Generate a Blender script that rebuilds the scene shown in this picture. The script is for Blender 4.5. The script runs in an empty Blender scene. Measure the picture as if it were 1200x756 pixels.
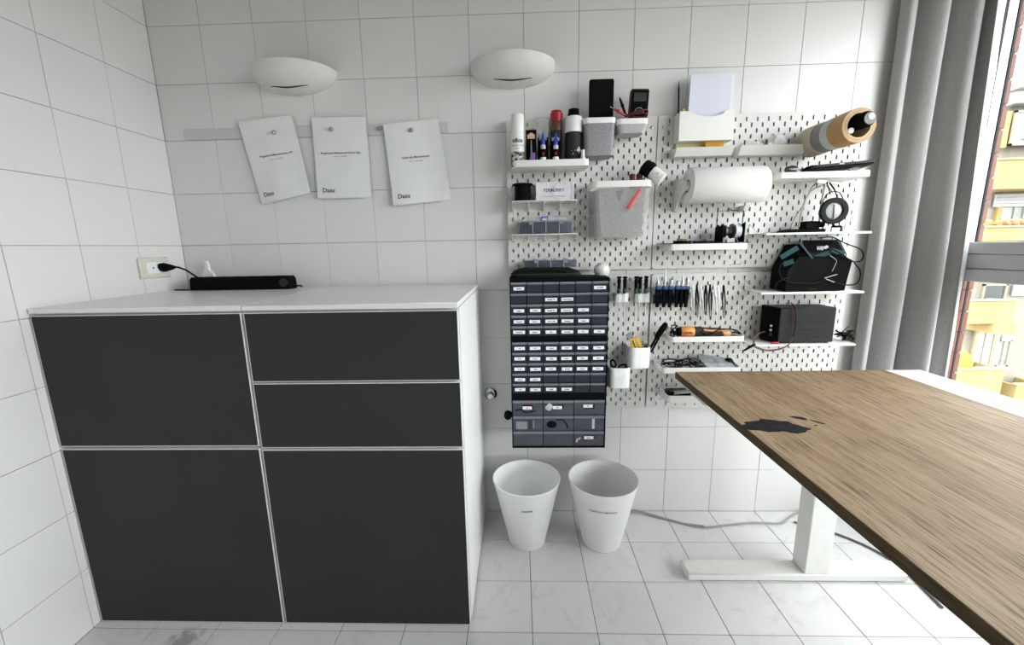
import bpy, bmesh, math, random
from mathutils import Vector, Matrix
random.seed(7)
V = Vector
PI = math.pi
scene = bpy.context.scene
col = scene.collection

# ------------------------------------------------------------------ camera
F_PX, CX, CY = 484.346, 594.46, 380.911
CAM = V((1.3759, -1.6773, 1.1723))
ROT = Matrix.Rotation(0.032957, 3, 'Z') @ Matrix.Rotation(1.383251, 3, 'X') @ Matrix.Rotation(-0.018988, 3, 'Z')
cd = bpy.data.cameras.new('camera')
cam = bpy.data.objects.new('camera', cd)
col.objects.link(cam)
cam.matrix_world = Matrix.Translation(CAM) @ ROT.to_4x4()
cd.sensor_fit = 'HORIZONTAL'
cd.sensor_width = 36.0
cd.lens = F_PX / 1200 * 36
cd.shift_x = (600 - CX) / 1200
cd.shift_y = (CY - 378) / 1200
cd.clip_start = 0.05
cd.clip_end = 200
scene.camera = cam

# ------------------------------------------------------------------ sky and exposure
scene.view_settings.view_transform = 'Standard'
scene.view_settings.look = 'None'
scene.view_settings.gamma = 1.0
scene.view_settings.use_curve_mapping = False
scene.view_settings.exposure = 0.38
SKY = 9.0
world = bpy.data.worlds.new('overcast')
scene.world = world
world.use_nodes = True
wn = world.node_tree
wn.nodes.clear()
wo = wn.nodes.new('ShaderNodeOutputWorld')
wb = wn.nodes.new('ShaderNodeBackground')
wr = wn.nodes.new('ShaderNodeValToRGB')
ws = wn.nodes.new('ShaderNodeSeparateXYZ')
wt = wn.nodes.new('ShaderNodeTexCoord')
wn.links.new(wt.outputs['Generated'], ws.inputs[0])
wm = wn.nodes.new('ShaderNodeMath'); wm.operation = 'MULTIPLY_ADD'
wm.inputs[1].default_value = 0.5; wm.inputs[2].default_value = 0.5
wn.links.new(ws.outputs[2], wm.inputs[0])
wn.links.new(wm.outputs[0], wr.inputs[0])
wr.color_ramp.elements[0].position = 0.44; wr.color_ramp.elements[0].color = (0.20, 0.195, 0.185, 1)
wr.color_ramp.elements[1].position = 0.52; wr.color_ramp.elements[1].color = (0.925, 0.972, 1.0, 1)
wn.links.new(wr.outputs[0], wb.inputs[0])
wb.inputs[1].default_value = SKY
wn.links.new(wb.outputs[0], wo.inputs[0])

def portal(name, loc, rot, sx, sy):
    l = bpy.data.lights.new(name, 'AREA'); l.shape = 'RECTANGLE'; l.size = sx; l.size_y = sy
    l.cycles.is_portal = True
    o = bpy.data.objects.new(name, l); col.objects.link(o); o.location = loc; o.rotation_euler = rot
portal('window_daylight', (3.06, -1.35, 1.22), (0, PI/2, 0), 1.84, 2.55)

# ------------------------------------------------------------------ measuring helpers: a sight line meets a real plane
def ray(u, v): return ROT @ V(((u - CX) / F_PX, -(v - CY) / F_PX, -1))
def at(u, v, y):
    d = ray(u, v); return CAM + d * ((y - CAM.y) / d.y)
def atz(u, v, z):
    d = ray(u, v); return CAM + d * ((z - CAM.z) / d.z)
def atx(u, v, x):
    d = ray(u, v); return CAM + d * ((x - CAM.x) / d.x)

# ------------------------------------------------------------------ materials
MATS = {}
def mat(name, c, rough=0.5, metal=0.0, var=0.05, scale=30, bump=0.0, alpha=1.0, spec=None, stretch=None, trans=0.0, emit=None):
    if name in MATS: return MATS[name]
    m = bpy.data.materials.new(name); m.use_nodes = True
    nt = m.node_tree; b = nt.nodes['Principled BSDF']
    tc = nt.nodes.new('ShaderNodeTexCoord')
    nz = nt.nodes.new('ShaderNodeTexNoise'); nz.inputs['Scale'].default_value = scale; nz.inputs['Detail'].default_value = 4
    if stretch:
        mp = nt.nodes.new('ShaderNodeMapping'); mp.inputs['Scale'].default_value = stretch
        nt.links.new(tc.outputs['Object'], mp.inputs[0]); nt.links.new(mp.outputs[0], nz.inputs['Vector'])
    else:
        nt.links.new(tc.outputs['Object'], nz.inputs['Vector'])
    rp = nt.nodes.new('ShaderNodeValToRGB')
    rp.color_ramp.elements[0].position = 0.3; rp.color_ramp.elements[1].position = 0.7
    rp.color_ramp.elements[0].color = tuple(max(0, x * (1 - var)) for x in c) + (1,)
    rp.color_ramp.elements[1].color = tuple(min(1, x * (1 + var)) for x in c) + (1,)
    nt.links.new(nz.outputs[0], rp.inputs[0]); nt.links.new(rp.outputs[0], b.inputs['Base Color'])
    b.inputs['Roughness'].default_value = rough; b.inputs['Metallic'].default_value = metal
    b.inputs['Alpha'].default_value = alpha
    if spec is not None: b.inputs['Specular IOR Level'].default_value = spec
    if trans: b.inputs['Transmission Weight'].default_value = trans
    if bump:
        bp = nt.nodes.new('ShaderNodeBump'); bp.inputs['Strength'].default_value = bump; bp.inputs['Distance'].default_value = 0.002
        nt.links.new(nz.outputs[0], bp.inputs['Height']); nt.links.new(bp.outputs[0], b.inputs['Normal'])
    MATS[name] = m
    return m

def tile_mat(name, ca, cb, rough, dirt=0.0, spot=None):
    m = bpy.data.materials.new(name); m.use_nodes = True
    nt = m.node_tree; b = nt.nodes['Principled BSDF']; L = nt.links.new
    g = nt.nodes.new('ShaderNodeNewGeometry')
    oi = nt.nodes.new('ShaderNodeObjectInfo')
    nz = nt.nodes.new('ShaderNodeTexNoise'); nz.inputs['Scale'].default_value = 3.0; nz.inputs['Detail'].default_value = 6; nz.inputs['Roughness'].default_value = 0.65
    L(g.outputs['Position'], nz.inputs['Vector'])
    mx = nt.nodes.new('ShaderNodeMix'); mx.data_type = 'RGBA'
    mx.inputs['A'].default_value = ca + (1,); mx.inputs['B'].default_value = cb + (1,)
    ad = nt.nodes.new('ShaderNodeMath'); ad.operation = 'MULTIPLY_ADD'; ad.inputs[1].default_value = 0.35; 
    L(oi.outputs['Random'], ad.inputs[0]); 
    ml = nt.nodes.new('ShaderNodeMath'); ml.operation = 'MULTIPLY'; ml.inputs[1].default_value = 0.65
    L(nz.outputs[0], ml.inputs[0]); L(ml.outputs[0], ad.inputs[2]); L(ad.outputs[0], mx.inputs['Factor'])
    last = mx.outputs['Result']
    if dirt:
        n2 = nt.nodes.new('ShaderNodeTexNoise'); n2.inputs['Scale'].default_value = 9; n2.inputs['Detail'].default_value = 8; n2.inputs['Roughness'].default_value = 0.75; n2.inputs['Distortion'].default_value = 1.2
        L(g.outputs['Position'], n2.inputs['Vector'])
        r2 = nt.nodes.new('ShaderNodeValToRGB'); r2.color_ramp.elements[0].position = 0.52; r2.color_ramp.elements[1].position = 0.82
        r2.color_ramp.elements[1].color = (dirt, dirt, dirt, 1)
        L(n2.outputs[0], r2.inputs[0])
        m2 = nt.nodes.new('ShaderNodeMix'); m2.data_type = 'RGBA'; m2.inputs['B'].default_value = (0.30, 0.295, 0.27, 1)
        L(last, m2.inputs['A']); L(r2.outputs[0], m2.inputs['Factor']); last = m2.outputs['Result']
    if spot:
        d = nt.nodes.new('ShaderNodeVectorMath'); d.operation = 'DISTANCE'; d.inputs[1].default_value = spot[0]
        n3 = nt.nodes.new('ShaderNodeTexNoise'); n3.inputs['Scale'].default_value = 45; n3.inputs['Detail'].default_value = 5
        L(g.outputs['Position'], d.inputs[0]); L(g.outputs['Position'], n3.inputs['Vector'])
        a = nt.nodes.new('ShaderNodeMath'); a.operation = 'MULTIPLY_ADD'; a.inputs[1].default_value = 0.12; 
        L(n3.outputs[0], a.inputs[0]); L(d.outputs['Value'], a.inputs[2])
        r3 = nt.nodes.new('ShaderNodeValToRGB'); r3.color_ramp.elements[0].position = spot[1] + 0.045; r3.color_ramp.elements[0].color = (0.6, 0.6, 0.6, 1)
        r3.color_ramp.elements[1].position = spot[1] + 0.075; r3.color_ramp.elements[1].color = (0, 0, 0, 1)
        L(a.outputs[0], r3.inputs[0])
        m3 = nt.nodes.new('ShaderNodeMix'); m3.data_type = 'RGBA'; m3.inputs['B'].default_value = (0.2, 0.185, 0.16, 1)
        L(last, m3.inputs['A']); L(r3.outputs[0], m3.inputs['Factor']); last = m3.outputs['Result']
    L(last, b.inputs['Base Color'])
    b.inputs['Roughness'].default_value = rough
    nb = nt.nodes.new('ShaderNodeTexNoise'); nb.inputs['Scale'].default_value = 60; nb.inputs['Detail'].default_value = 3
    L(g.outputs['Position'], nb.inputs['Vector'])
    bp = nt.nodes.new('ShaderNodeBump'); bp.inputs['Strength'].default_value = 0.06; bp.inputs['Distance'].default_value = 0.001
    L(nb.outputs[0], bp.inputs['Height']); L(bp.outputs[0], b.inputs['Normal'])
    MATS[name] = m
    return m

def wood_mat():
    m = bpy.data.materials.new('oak'); m.use_nodes = True
    nt = m.node_tree; b = nt.nodes['Principled BSDF']; L = nt.links.new
    g = nt.nodes.new('ShaderNodeNewGeometry')
    def noise(sc, scale, det, rough=0.6, dist=0):
        mp = nt.nodes.new('ShaderNodeMapping'); mp.inputs['Scale'].default_value = sc; L(g.outputs['Position'], mp.inputs[0])
        n = nt.nodes.new('ShaderNodeTexNoise'); n.inputs['Scale'].default_value = scale; n.inputs['Detail'].default_value = det
        n.inputs['Roughness'].default_value = rough; n.inputs['Distortion'].default_value = dist
        L(mp.outputs[0], n.inputs['Vector']); return n
    def ramp(n, stops):
        r = nt.nodes.new('ShaderNodeValToRGB'); e = r.color_ramp.elements
        e[0].position, e[0].color = stops[0][0], stops[0][1] + (1,)
        e[1].position, e[1].color = stops[-1][0], stops[-1][1] + (1,)
        for p, c in stops[1:-1]:
            k = e.new(p); k.color = c + (1,)
        L(n.outputs[0], r.inputs[0]); return r
    broad = ramp(noise((9, 0.7, 9), 1.0, 6, 0.6, 0.6), [(0.3, (0.20, 0.128, 0.068)), (0.5, (0.285, 0.192, 0.112)), (0.72, (0.36, 0.262, 0.168))])
    fine = ramp(noise((300, 11, 300), 1.0, 3, 0.6), [(0.36, (0.42, 0.35, 0.29)), (0.47, (1, 1, 1))])
    mid = ramp(noise((120, 3.0, 120), 1.0, 5, 0.65, 0.4), [(0.34, (0.68, 0.62, 0.56)), (0.54, (1, 1, 1))])
    a = nt.nodes.new('ShaderNodeMix'); a.data_type = 'RGBA'; a.blend_type = 'MULTIPLY'; a.inputs['Factor'].default_value = 1
    L(broad.outputs[0], a.inputs['A']); L(fine.outputs[0], a.inputs['B'])
    c = nt.nodes.new('ShaderNodeMix'); c.data_type = 'RGBA'; c.blend_type = 'MULTIPLY'; c.inputs['Factor'].default_value = 1
    L(a.outputs['Result'], c.inputs['A']); L(mid.outputs[0], c.inputs['B'])
    L(c.outputs['Result'], b.inputs['Base Color'])
    b.inputs['Roughness'].default_value = 0.6; b.inputs['Specular IOR Level'].default_value = 0.25
    bp = nt.nodes.new('ShaderNodeBump'); bp.inputs['Strength'].default_value = 0.25; bp.inputs['Distance'].default_value = 0.001
    L(fine.outputs[0], bp.inputs['Height']); L(bp.outputs[0], b.inputs['Normal'])
    MATS['oak'] = m; return m

def speckle_mat(name, ca, cb, alpha=1.0, scale=500, rough=0.6):
    m = mat(name, ca, rough, var=0, scale=scale, alpha=alpha)
    nt = m.node_tree
    for n in nt.nodes:
        if n.type == 'VALTORGB':
            n.color_ramp.elements[0].position = 0.42; n.color_ramp.elements[1].position = 0.58
            n.color_ramp.elements[0].color = ca + (1,); n.color_ramp.elements[1].color = cb + (1,)
    return m

def glass_mat(name, tint, refl=0.06, rough=0.02):
    m = bpy.data.materials.new(name); m.use_nodes = True
    nt = m.node_tree; nt.nodes.clear()
    o = nt.nodes.new('ShaderNodeOutputMaterial'); t = nt.nodes.new('ShaderNodeBsdfTransparent'); t.inputs[0].default_value = tint + (1,)
    g = nt.nodes.new('ShaderNodeBsdfGlossy'); g.inputs['Roughness'].default_value = rough
    x = nt.nodes.new('ShaderNodeMixShader'); x.inputs[0].default_value = refl
    nt.links.new(t.outputs[0], x.inputs[1]); nt.links.new(g.outputs[0], x.inputs[2]); nt.links.new(x.outputs[0], o.inputs[0])
    MATS[name] = m; return m

WALL = tile_mat('wall_tile_glaze', (0.715, 0.705, 0.69), (0.77, 0.762, 0.748), 0.32)
FLOOR = tile_mat('floor_tile_glaze', (0.66, 0.655, 0.645), (0.77, 0.765, 0.755), 0.35, dirt=0.5, spot=((0.325, -0.635, 0.0), 0.035))
GROUT_W = mat('wall_grout', (0.36, 0.355, 0.345), 0.9)
GROUT_F = mat('floor_grout', (0.10, 0.10, 0.095), 0.9)
PLASTER = mat('ceiling_plaster', (0.78, 0.78, 0.76), 0.9, scale=8)
DULL = mat('grey_ceiling_paint', (0.26, 0.26, 0.25), 0.95, scale=8)
OAK = wood_mat()
BOARD = mat('pegboard_white', (0.66, 0.65, 0.62), 0.5, var=0.02)
WHITE = mat('white_plastic', (0.78, 0.77, 0.74), 0.4, var=0.02)
WHITE2 = mat('bright_white_plastic', (0.86, 0.86, 0.86), 0.4, var=0.02)
LACQ = mat('white_lacquer', (0.80, 0.80, 0.79), 0.28, var=0.02)
STEELW = mat('white_powder_coat', (0.76, 0.76, 0.73), 0.5, var=0.03)
CHAR = mat('charcoal_laminate', (0.034, 0.034, 0.0345), 0.6, var=0.06, scale=4, spec=0.15)
BLACK = mat('black_plastic', (0.0045, 0.0045, 0.005), 0.6, spec=0.04)
BLACKG = mat('glossy_black', (0.006, 0.006, 0.007), 0.15, spec=0.12)
RUBBER = mat('black_rubber', (0.008, 0.008, 0.008), 0.7, spec=0.12)
DGREY = mat('dark_grey', (0.032, 0.032, 0.034), 0.55, spec=0.12)
GREY = mat('mid_grey', (0.22, 0.22, 0.22), 0.55)
LGREY = mat('light_grey', (0.5, 0.5, 0.5), 0.6)
CHROME = mat('chrome', (0.6, 0.6, 0.6), 0.2, metal=1.0, var=0.02)
STEEL = mat('steel', (0.45, 0.45, 0.44), 0.35, metal=1.0)
ALU = mat('window_aluminium', (0.50, 0.52, 0.52), 0.5, var=0.03)
ALUW = mat('window_frame_white', (0.8, 0.8, 0.8), 0.45, var=0.02)
GASKET = mat('gasket_black', (0.01, 0.01, 0.012), 0.8)
PAPER = mat('paper', (0.80, 0.80, 0.82), 0.85, var=0.03, scale=12)
PAPERB = mat('bluish_paper', (0.70, 0.71, 0.82), 0.85, var=0.03, scale=12)
INK = mat('ink', (0.01, 0.01, 0.012), 0.8)
INKG = mat('grey_ink', (0.30, 0.30, 0.32), 0.8)
SCONCE = mat('sconce_plaster', (0.70, 0.69, 0.66), 0.65, var=0.03)
RED = mat('red_plastic', (0.36, 0.010, 0.022), 0.4)
DRED = mat('dark_red_plastic', (0.10, 0.006, 0.012), 0.45)
BLUE = mat('blue_plastic', (0.02, 0.06, 0.42), 0.4)
NAVY = mat('navy_rubber', (0.015, 0.045, 0.14), 0.5)
GREEN = mat('dark_green_plastic', (0.01, 0.06, 0.04), 0.45)
TEAL = mat('dark_teal_plastic', (0.010, 0.055, 0.062), 0.4, spec=0.2)
YELLOW = mat('yellow_plastic', (0.70, 0.42, 0.02), 0.45)
NOTEY = mat('yellow_note', (0.72, 0.55, 0.10), 0.8)
NOTEO = mat('orange_note', (0.66, 0.36, 0.04), 0.8)
ORANGE = mat('orange_plastic', (0.62, 0.25, 0.05), 0.45)
TAN = mat('kraft_tape', (0.42, 0.24, 0.08), 0.45)
TANL = mat('tape_core_card', (0.62, 0.48, 0.28), 0.8)
BEIGE = mat('beige_tape', (0.55, 0.47, 0.34), 0.6)
BRASS = mat('brass_wool', (0.55, 0.42, 0.16), 0.35, metal=0.8, scale=400, var=0.6, bump=1.0)
BROWN = mat('amber_plastic', (0.13, 0.05, 0.035), 0.25)
PURPLE = mat('purple_print', (0.25, 0.12, 0.40), 0.5)
LILAC = mat('lilac_card', (0.72, 0.66, 0.72), 0.7)
DRAWER = mat('smoky_drawer', (0.026, 0.030, 0.041), 0.35, spec=0.25, var=0.12, scale=8)
DRAWEL = mat('drawer_lip', (0.19, 0.20, 0.24), 0.35, spec=0.3)
DRAWEC = mat('clear_drawer', (0.065, 0.072, 0.088), 0.3, spec=0.3, var=0.25, scale=14)
FROST = mat('frosted_plastic', (0.74, 0.73, 0.71), 0.35, alpha=0.17, var=0.02)
CLEAR = mat('clear_plastic', (0.75, 0.77, 0.80), 0.12, alpha=0.18, var=0.02)
SMOKE = mat('blue_grey_box', (0.09, 0.10, 0.14), 0.25, alpha=0.6)
PARTSB = mat('dark_parts', (0.022, 0.026, 0.038), 0.5, var=0.5, scale=90)
SPECK = speckle_mat('grey_speckle', (0.19, 0.19, 0.205), (0.34, 0.33, 0.345), scale=420)
SPECKL = speckle_mat('pale_speckle', (0.36, 0.355, 0.35), (0.54, 0.53, 0.52), scale=420)
FELT = speckle_mat('grey_felt', (0.10, 0.097, 0.112), (0.27, 0.26, 0.285), scale=300)
CAMO = speckle_mat('black_white_camo', (0.012, 0.012, 0.012), (0.6, 0.6, 0.6), scale=110)
TOWEL = mat('paper_towel', (0.80, 0.79, 0.77), 0.95, var=0.03, scale=260, bump=0.7)
CURT = mat('curtain_cloth', (0.38, 0.375, 0.365), 0.95, var=0.10, scale=60, stretch=(6, 6, 0.8), bump=0.15)
CURTH = mat('curtain_lining', (0.52, 0.53, 0.54), 0.9, var=0.12, scale=60)
KNOT = mat('black_knot_filler', (0.010, 0.010, 0.013), 0.45, spec=0.12, var=0.7, scale=60, bump=0.6)
WOOL = mat('bubble_wrap', (0.66, 0.66, 0.64), 0.4, var=0.15, scale=120, bump=1.0)
TRUNK = mat('pale_strip', (0.60, 0.60, 0.585), 0.4, var=0.02)
BRICK = mat('brick_clay', (0.155, 0.062, 0.042), 0.85, var=0.18, scale=25)
STUCCO = mat('cream_stucco', (0.19, 0.17, 0.135), 0.95, var=0.10, scale=3)
YWALL = mat('yellow_paint', (0.27, 0.195, 0.07), 0.9, var=0.05, scale=1)
YTRIM = mat('pale_yellow_trim', (0.30, 0.26, 0.15), 0.9, var=0.05, scale=1)
XWHITE = mat('white_shutter', (0.30, 0.30, 0.295), 0.8)
XGREY = mat('grey_curtain_pane', (0.17, 0.18, 0.17), 0.3, var=0.3, scale=1.2)
XDARK = mat('dark_window_pane', (0.04, 0.045, 0.045), 0.2)
XFRAME = mat('olive_window_frame', (0.25, 0.24, 0.16), 0.6)
TERRA = mat('terracotta', (0.32, 0.13, 0.05), 0.9)
PANE = glass_mat('window_glass', (0.90, 0.91, 0.90))

# ------------------------------------------------------------------ mesh builder
class MB:
    def __init__(s): s.v = []; s.f = []; s.m = []; s.cur = 0
    def mat(s, i): s.cur = i; return s
    def add(s, vs, fs):
        b = len(s.v); s.v += [V(p) for p in vs]
        for f in fs: s.f.append([b + i for i in f]); s.m.append(s.cur)
        return s
    def loft(s, rings, cap0=True, cap1=True, closed=True):
        n = len(rings[0]); vs = [p for r in rings for p in r]; fs = []
        for k in range(len(rings) - 1):
            for i in range(n if closed else n - 1):
                j = (i + 1) % n
                fs.append([k*n+i, k*n+j, (k+1)*n+j, (k+1)*n+i])
        if cap0: fs.append(list(range(n))[::-1])
        if cap1: fs.append([(len(rings)-1)*n + i for i in range(n)])
        return s.add(vs, fs)
    def box(s, x0, x1, y0, y1, z0, z1, c=0.0, M=None):
        if x1 < x0: x0, x1 = x1, x0
        if y1 < y0: y0, y1 = y1, y0
        if z1 < z0: z0, z1 = z1, z0
        c = min(c, (x1-x0)/2.2, (y1-y0)/2.2, (z1-z0)/2.2)
        if c <= 0:
            vs = [(x, y, z) for z in (z0, z1) for y in (y0, y1) for x in (x0, x1)]
            fs = [[0,2,3,1],[4,5,7,6],[0,1,5,4],[2,6,7,3],[0,4,6,2],[1,3,7,5]]
        else:
            bm = bmesh.new()
            q = {}
            for i, x in enumerate((x0, x1)):
                for j, y in enumerate((y0, y1)):
                    for k, z in enumerate((z0, z1)): q[i, j, k] = bm.verts.new((x, y, z))
            for fc in (((0,0,0),(0,1,0),(1,1,0),(1,0,0)), ((0,0,1),(1,0,1),(1,1,1),(0,1,1)), ((0,0,0),(1,0,0),(1,0,1),(0,0,1)),
                       ((0,1,0),(0,1,1),(1,1,1),(1,1,0)), ((0,0,0),(0,0,1),(0,1,1),(0,1,0)), ((1,0,0),(1,1,0),(1,1,1),(1,0,1))):
                bm.faces.new([q[t] for t in fc])
            bmesh.ops.bevel(bm, geom=list(bm.edges), offset=c, segments=1, affect='EDGES')
            bm.verts.index_update()
            vs = [v.co.copy() for v in bm.verts]; fs = [[v.index for v in f.verts] for f in bm.faces]; bm.free()
        if M is not None: vs = [M @ V(p) for p in vs]
        return s.add(vs, fs)
    def cyl(s, p0, p1, r0, r1=None, n=20):
        return s.turned([(0, r0), (1, r0 if r1 is None else r1)], p0, p1, n)
    def turned(s, prof, p0, p1, n=24, cap=True, sx=1.0):
        """prof: (t along p0->p1, radius)"""
        p0, p1 = V(p0), V(p1); d = p1 - p0; a = d.normalized()
        e1 = a.orthogonal().normalized() if abs(a.z) < 0.9 else V((1, 0, 0)); e1 = (e1 - a * e1.dot(a)).normalized(); e2 = a.cross(e1)
        rings = [[p0 + d*t + e1*(r*sx*math.cos(2*PI*i/n)) + e2*(r*math.sin(2*PI*i/n)) for i in range(n)] for t, r in prof]
        return s.loft(rings, cap, cap)
    def tube(s, pts, r, n=8, smooth=4, closed_ends=True):
        pts = [V(p) for p in pts]
        if smooth and len(pts) > 2:
            q = []
            for i in range(len(pts) - 1):
                a = pts[i-1] if i else pts[0]*2 - pts[1]; b, c = pts[i], pts[i+1]; d = pts[i+2] if i+2 < len(pts) else pts[-1]*2 - pts[-2]
                for k in range(smooth):
                    t = k / smooth
                    q.append(0.5*((2*b) + (c-a)*t + (2*a-5*b+4*c-d)*t*t + (3*b-a-3*c+d)*t**3))
            q.append(pts[-1]); pts = q
        rings = []; u = None
        for i, p in enumerate(pts):
            t = (pts[min(i+1, len(pts)-1)] - pts[max(i-1, 0)])
            t = t.normalized() if t.length > 1e-9 else V((0, 0, 1))
            u = (u - t*u.dot(t)) if u is not None else t.orthogonal()
            u = u.normalized() if u.length > 1e-6 else t.orthogonal().normalized()
            w = t.cross(u); rr = r(i/(len(pts)-1)) if callable(r) else r
            rings.append([p + u*(rr*math.cos(2*PI*k/n)) + w*(rr*math.sin(2*PI*k/n)) for k in range(n)])
        return s.loft(rings)
    def sphere(s, c, r, n=16, m=10, sx=1, sy=1, sz=1, lo=-PI/2, hi=PI/2, jitter=0):
        c = V(c); rings = []
        for k in range(m + 1):
            a = lo + (hi - lo)*k/m; rr = max(math.cos(a), 1e-3)
            rings.append([c + V((r*sx*rr*math.cos(2*PI*i/n), r*sy*rr*math.sin(2*PI*i/n), r*sz*math.sin(a)))*(1 + (random.random()-.5)*jitter) for i in range(n)])
        return s.loft(rings)
    def prism(s, poly, y0, y1, plane='xz', M=None):
        if plane == 'xz': a = [V((x, y0, z)) for x, z in poly]; b = [V((x, y1, z)) for x, z in poly]
        elif plane == 'xy': a = [V((x, y, y0)) for x, y in poly]; b = [V((x, y, y1)) for x, y in poly]
        else: a = [V((y0, x, z)) for x, z in poly]; b = [V((y1, x, z)) for x, z in poly]
        if M is not None: a = [M @ p for p in a]; b = [M @ p for p in b]
        return s.loft([a, b])
    def xf(s, M): s.v = [M @ p for p in s.v]; return s

def rrect(x0, x1, y0, y1, r, n=5):
    out = []
    for cx, cy, a0 in ((x1-r, y1-r, 0), (x0+r, y1-r, PI/2), (x0+r, y0+r, PI), (x1-r, y0+r, 1.5*PI)):
        for k in range(n + 1):
            a = a0 + PI/2*k/n; out.append((cx + r*math.cos(a), cy + r*math.sin(a)))
    return out
def rr3(x0, x1, y0, y1, r, z, n=5): return [V((x, y, z)) for x, y in rrect(x0, x1, y0, y1, r, n)]
def tray(mb, x0, x1, y0, y1, z0, z1, r=0.015, t=0.003, floor=0.003, taper=0.0, n=5):
    """an open container with rounded corners"""
    d = taper
    return mb.loft([rr3(x0+d, x1-d, y0+d, y1-d, r, z0, n), rr3(x0, x1, y0, y1, r, z1, n), rr3(x0+t, x1-t, y0+t, y1-t, max(r-t, .001), z1, n), rr3(x0+d+t, x1-d-t, y0+d+t, y1-d-t, max(r-t, .001), z0+floor, n)])

def wloc(p):
    l = V((0, 0, 0))
    while p is not None: l += p.location; p = p.parent
    return l
def obj(name, mb, ms, parent=None, label=None, smooth=40, loc=None):
    base = wloc(parent) if parent else V((0, 0, 0))
    off = V(loc) if loc is not None else V((0, 0, 0))
    me = bpy.data.meshes.new(name)
    me.from_pydata([tuple(p - base - off) for p in mb.v], [], mb.f)
    for m in (ms if isinstance(ms, (list, tuple)) else [ms]): me.materials.append(m)
    me.polygons.foreach_set('material_index', mb.m)
    bm = bmesh.new(); bm.from_mesh(me); bmesh.ops.recalc_face_normals(bm, faces=bm.faces); bm.to_mesh(me); bm.free()
    if smooth:
        me.polygons.foreach_set('use_smooth', [True]*len(me.polygons))
        me.set_sharp_from_angle(angle=math.radians(smooth))
    me.update()
    o = bpy.data.objects.new(name, me); col.objects.link(o)
    o.location = off
    if parent: o.parent = parent
    if label: o['label'] = label
    return o
def thing(name, label, cat, loc, group=None):
    o = bpy.data.objects.new(name, None); o.empty_display_size = 0.05; col.objects.link(o); o.location = V(loc)
    o['label'] = label; o['category'] = cat
    if group: o['group'] = group
    return o
def tag(o, label, cat, group=None):
    o['label'] = label; o['category'] = cat
    if group: o['group'] = group
    return o
def solo(name, mb, ms, label, cat, group=None, loc=None, smooth=40):
    if loc is None:
        c = sum((p for p in mb.v), V((0,0,0))) / len(mb.v); loc = V((c.x, c.y, min(p.z for p in mb.v)))
    return tag(obj(name, mb, ms, None, None, smooth, loc), label, cat, group)
def struct(name, mb, ms, parent=None, smooth=0):
    o = obj(name, mb, ms, parent, smooth=smooth)
    if not parent: o['kind'] = 'structure'
    return o
def text(mb, s, size, org, xd, yd, off=0.0004, align='LEFT', bold=0.0):
    """letters as thin flat shapes lying on a surface"""
    cu = bpy.data.curves.new('t', 'FONT'); cu.body = s; cu.size = size; cu.align_x = align; cu.resolution_u = 2; cu.offset = bold
    o = bpy.data.objects.new('t', cu); me = bpy.data.meshes.new_from_object(o)
    xd, yd = V(xd).normalized(), V(yd).normalized(); nd = xd.cross(yd)
    mb.add([V(org) + xd*v.co.x + yd*v.co.y + nd*off for v in me.vertices], [list(p.vertices) for p in me.polygons])
    bpy.data.objects.remove(o); bpy.data.meshes.remove(me); bpy.data.curves.remove(cu)
    return mb
XD, ZD = V((1, 0, 0)), V((0, 0, 1))

# ------------------------------------------------------------------ setting: tiled shell
RX, RY0, RZ = 2.98, -3.4, 2.6
T = 0.2
mb = MB().box(-0.12, 3.12, 0.004, 0.14, -0.1, RZ + 0.1); wall_back = struct('wall_back', mb, GROUT_W)
mb = MB().box(-0.14, -0.004, RY0, 0.004, -0.1, RZ + 0.1); wall_left = struct('wall_left', mb, GROUT_W)
mb = MB().box(0, 3.02, RY0, 0.0, -0.12, -0.002); floor = struct('floor', mb, GROUT_F)
mb = MB().box(0, 3.12, RY0, 0.004, RZ, RZ + 0.1); struct('ceiling', mb, DULL)
mb = MB().box(-0.14, 3.12, RY0 - 0.12, RY0, -0.1, RZ + 0.1); struct('wall_front', mb, PLASTER)
WZ0, WZ1, WY0, WY1 = 0.30, 2.14, -2.6, -0.075
mb = MB()
mb.box(RX, RX + 0.14, RY0, 0.004, -0.1, WZ0); mb.box(RX, RX + 0.14, RY0, 0.004, WZ1, RZ + 0.1)
mb.box(RX, RX + 0.14, RY0, WY0, WZ0, WZ1); mb.box(RX, RX + 0.05, WY1, 0.004, WZ0, WZ1)
wall_right = struct('wall_right', mb, PLASTER)

def tile_mesh(name, m):
    g = .0007 if name == 'tile' else .0011
    b = MB().box(-T/2 + g, T/2 - g, -T/2 + g, T/2 - g, -0.006, 0, 0.0007)
    o = obj(name, b, m, smooth=0); me = o.data; bpy.data.objects.remove(o); return me
tw = tile_mesh('tile', WALL); tf = tile_mesh('floor_tile', FLOOR)
def lay(me, c, rot, parent):
    o = bpy.data.objects.new('tile', me); col.objects.link(o); o.parent = parent
    o.location = c
    j = lambda: (random.random() - .5) * 0.0022
    o.rotation_euler = (rot[0] + j(), rot[1] + j(), rot[2])
for i in range(15):
    for k in range(13):
        lay(tw, (i*T + .1, random.random()*-.0006, k*T + .1), (PI/2, 0, 0), wall_back)
for i in range(5):
    for k in range(13):
        lay(tw, (random.random()*.0006, -i*T - .1, k*T + .1), (0, PI/2, 0), wall_left)
for i in range(15):
    for k in range(7):
        lay(tf, (i*T + .1, -k*T - .1, random.random()*.0004), (0, 0, 0), floor)
def field(name, me, cells, parent):
    mb = MB(); vs = [v.co.copy() for v in me.vertices]; fs = [list(p.vertices) for p in me.polygons]
    for c, M in cells: mb.add([V(c) + M @ v for v in vs], fs)
    o = obj(name, mb, me.materials[0], parent, smooth=0); o['kind'] = 'stuff'
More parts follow.
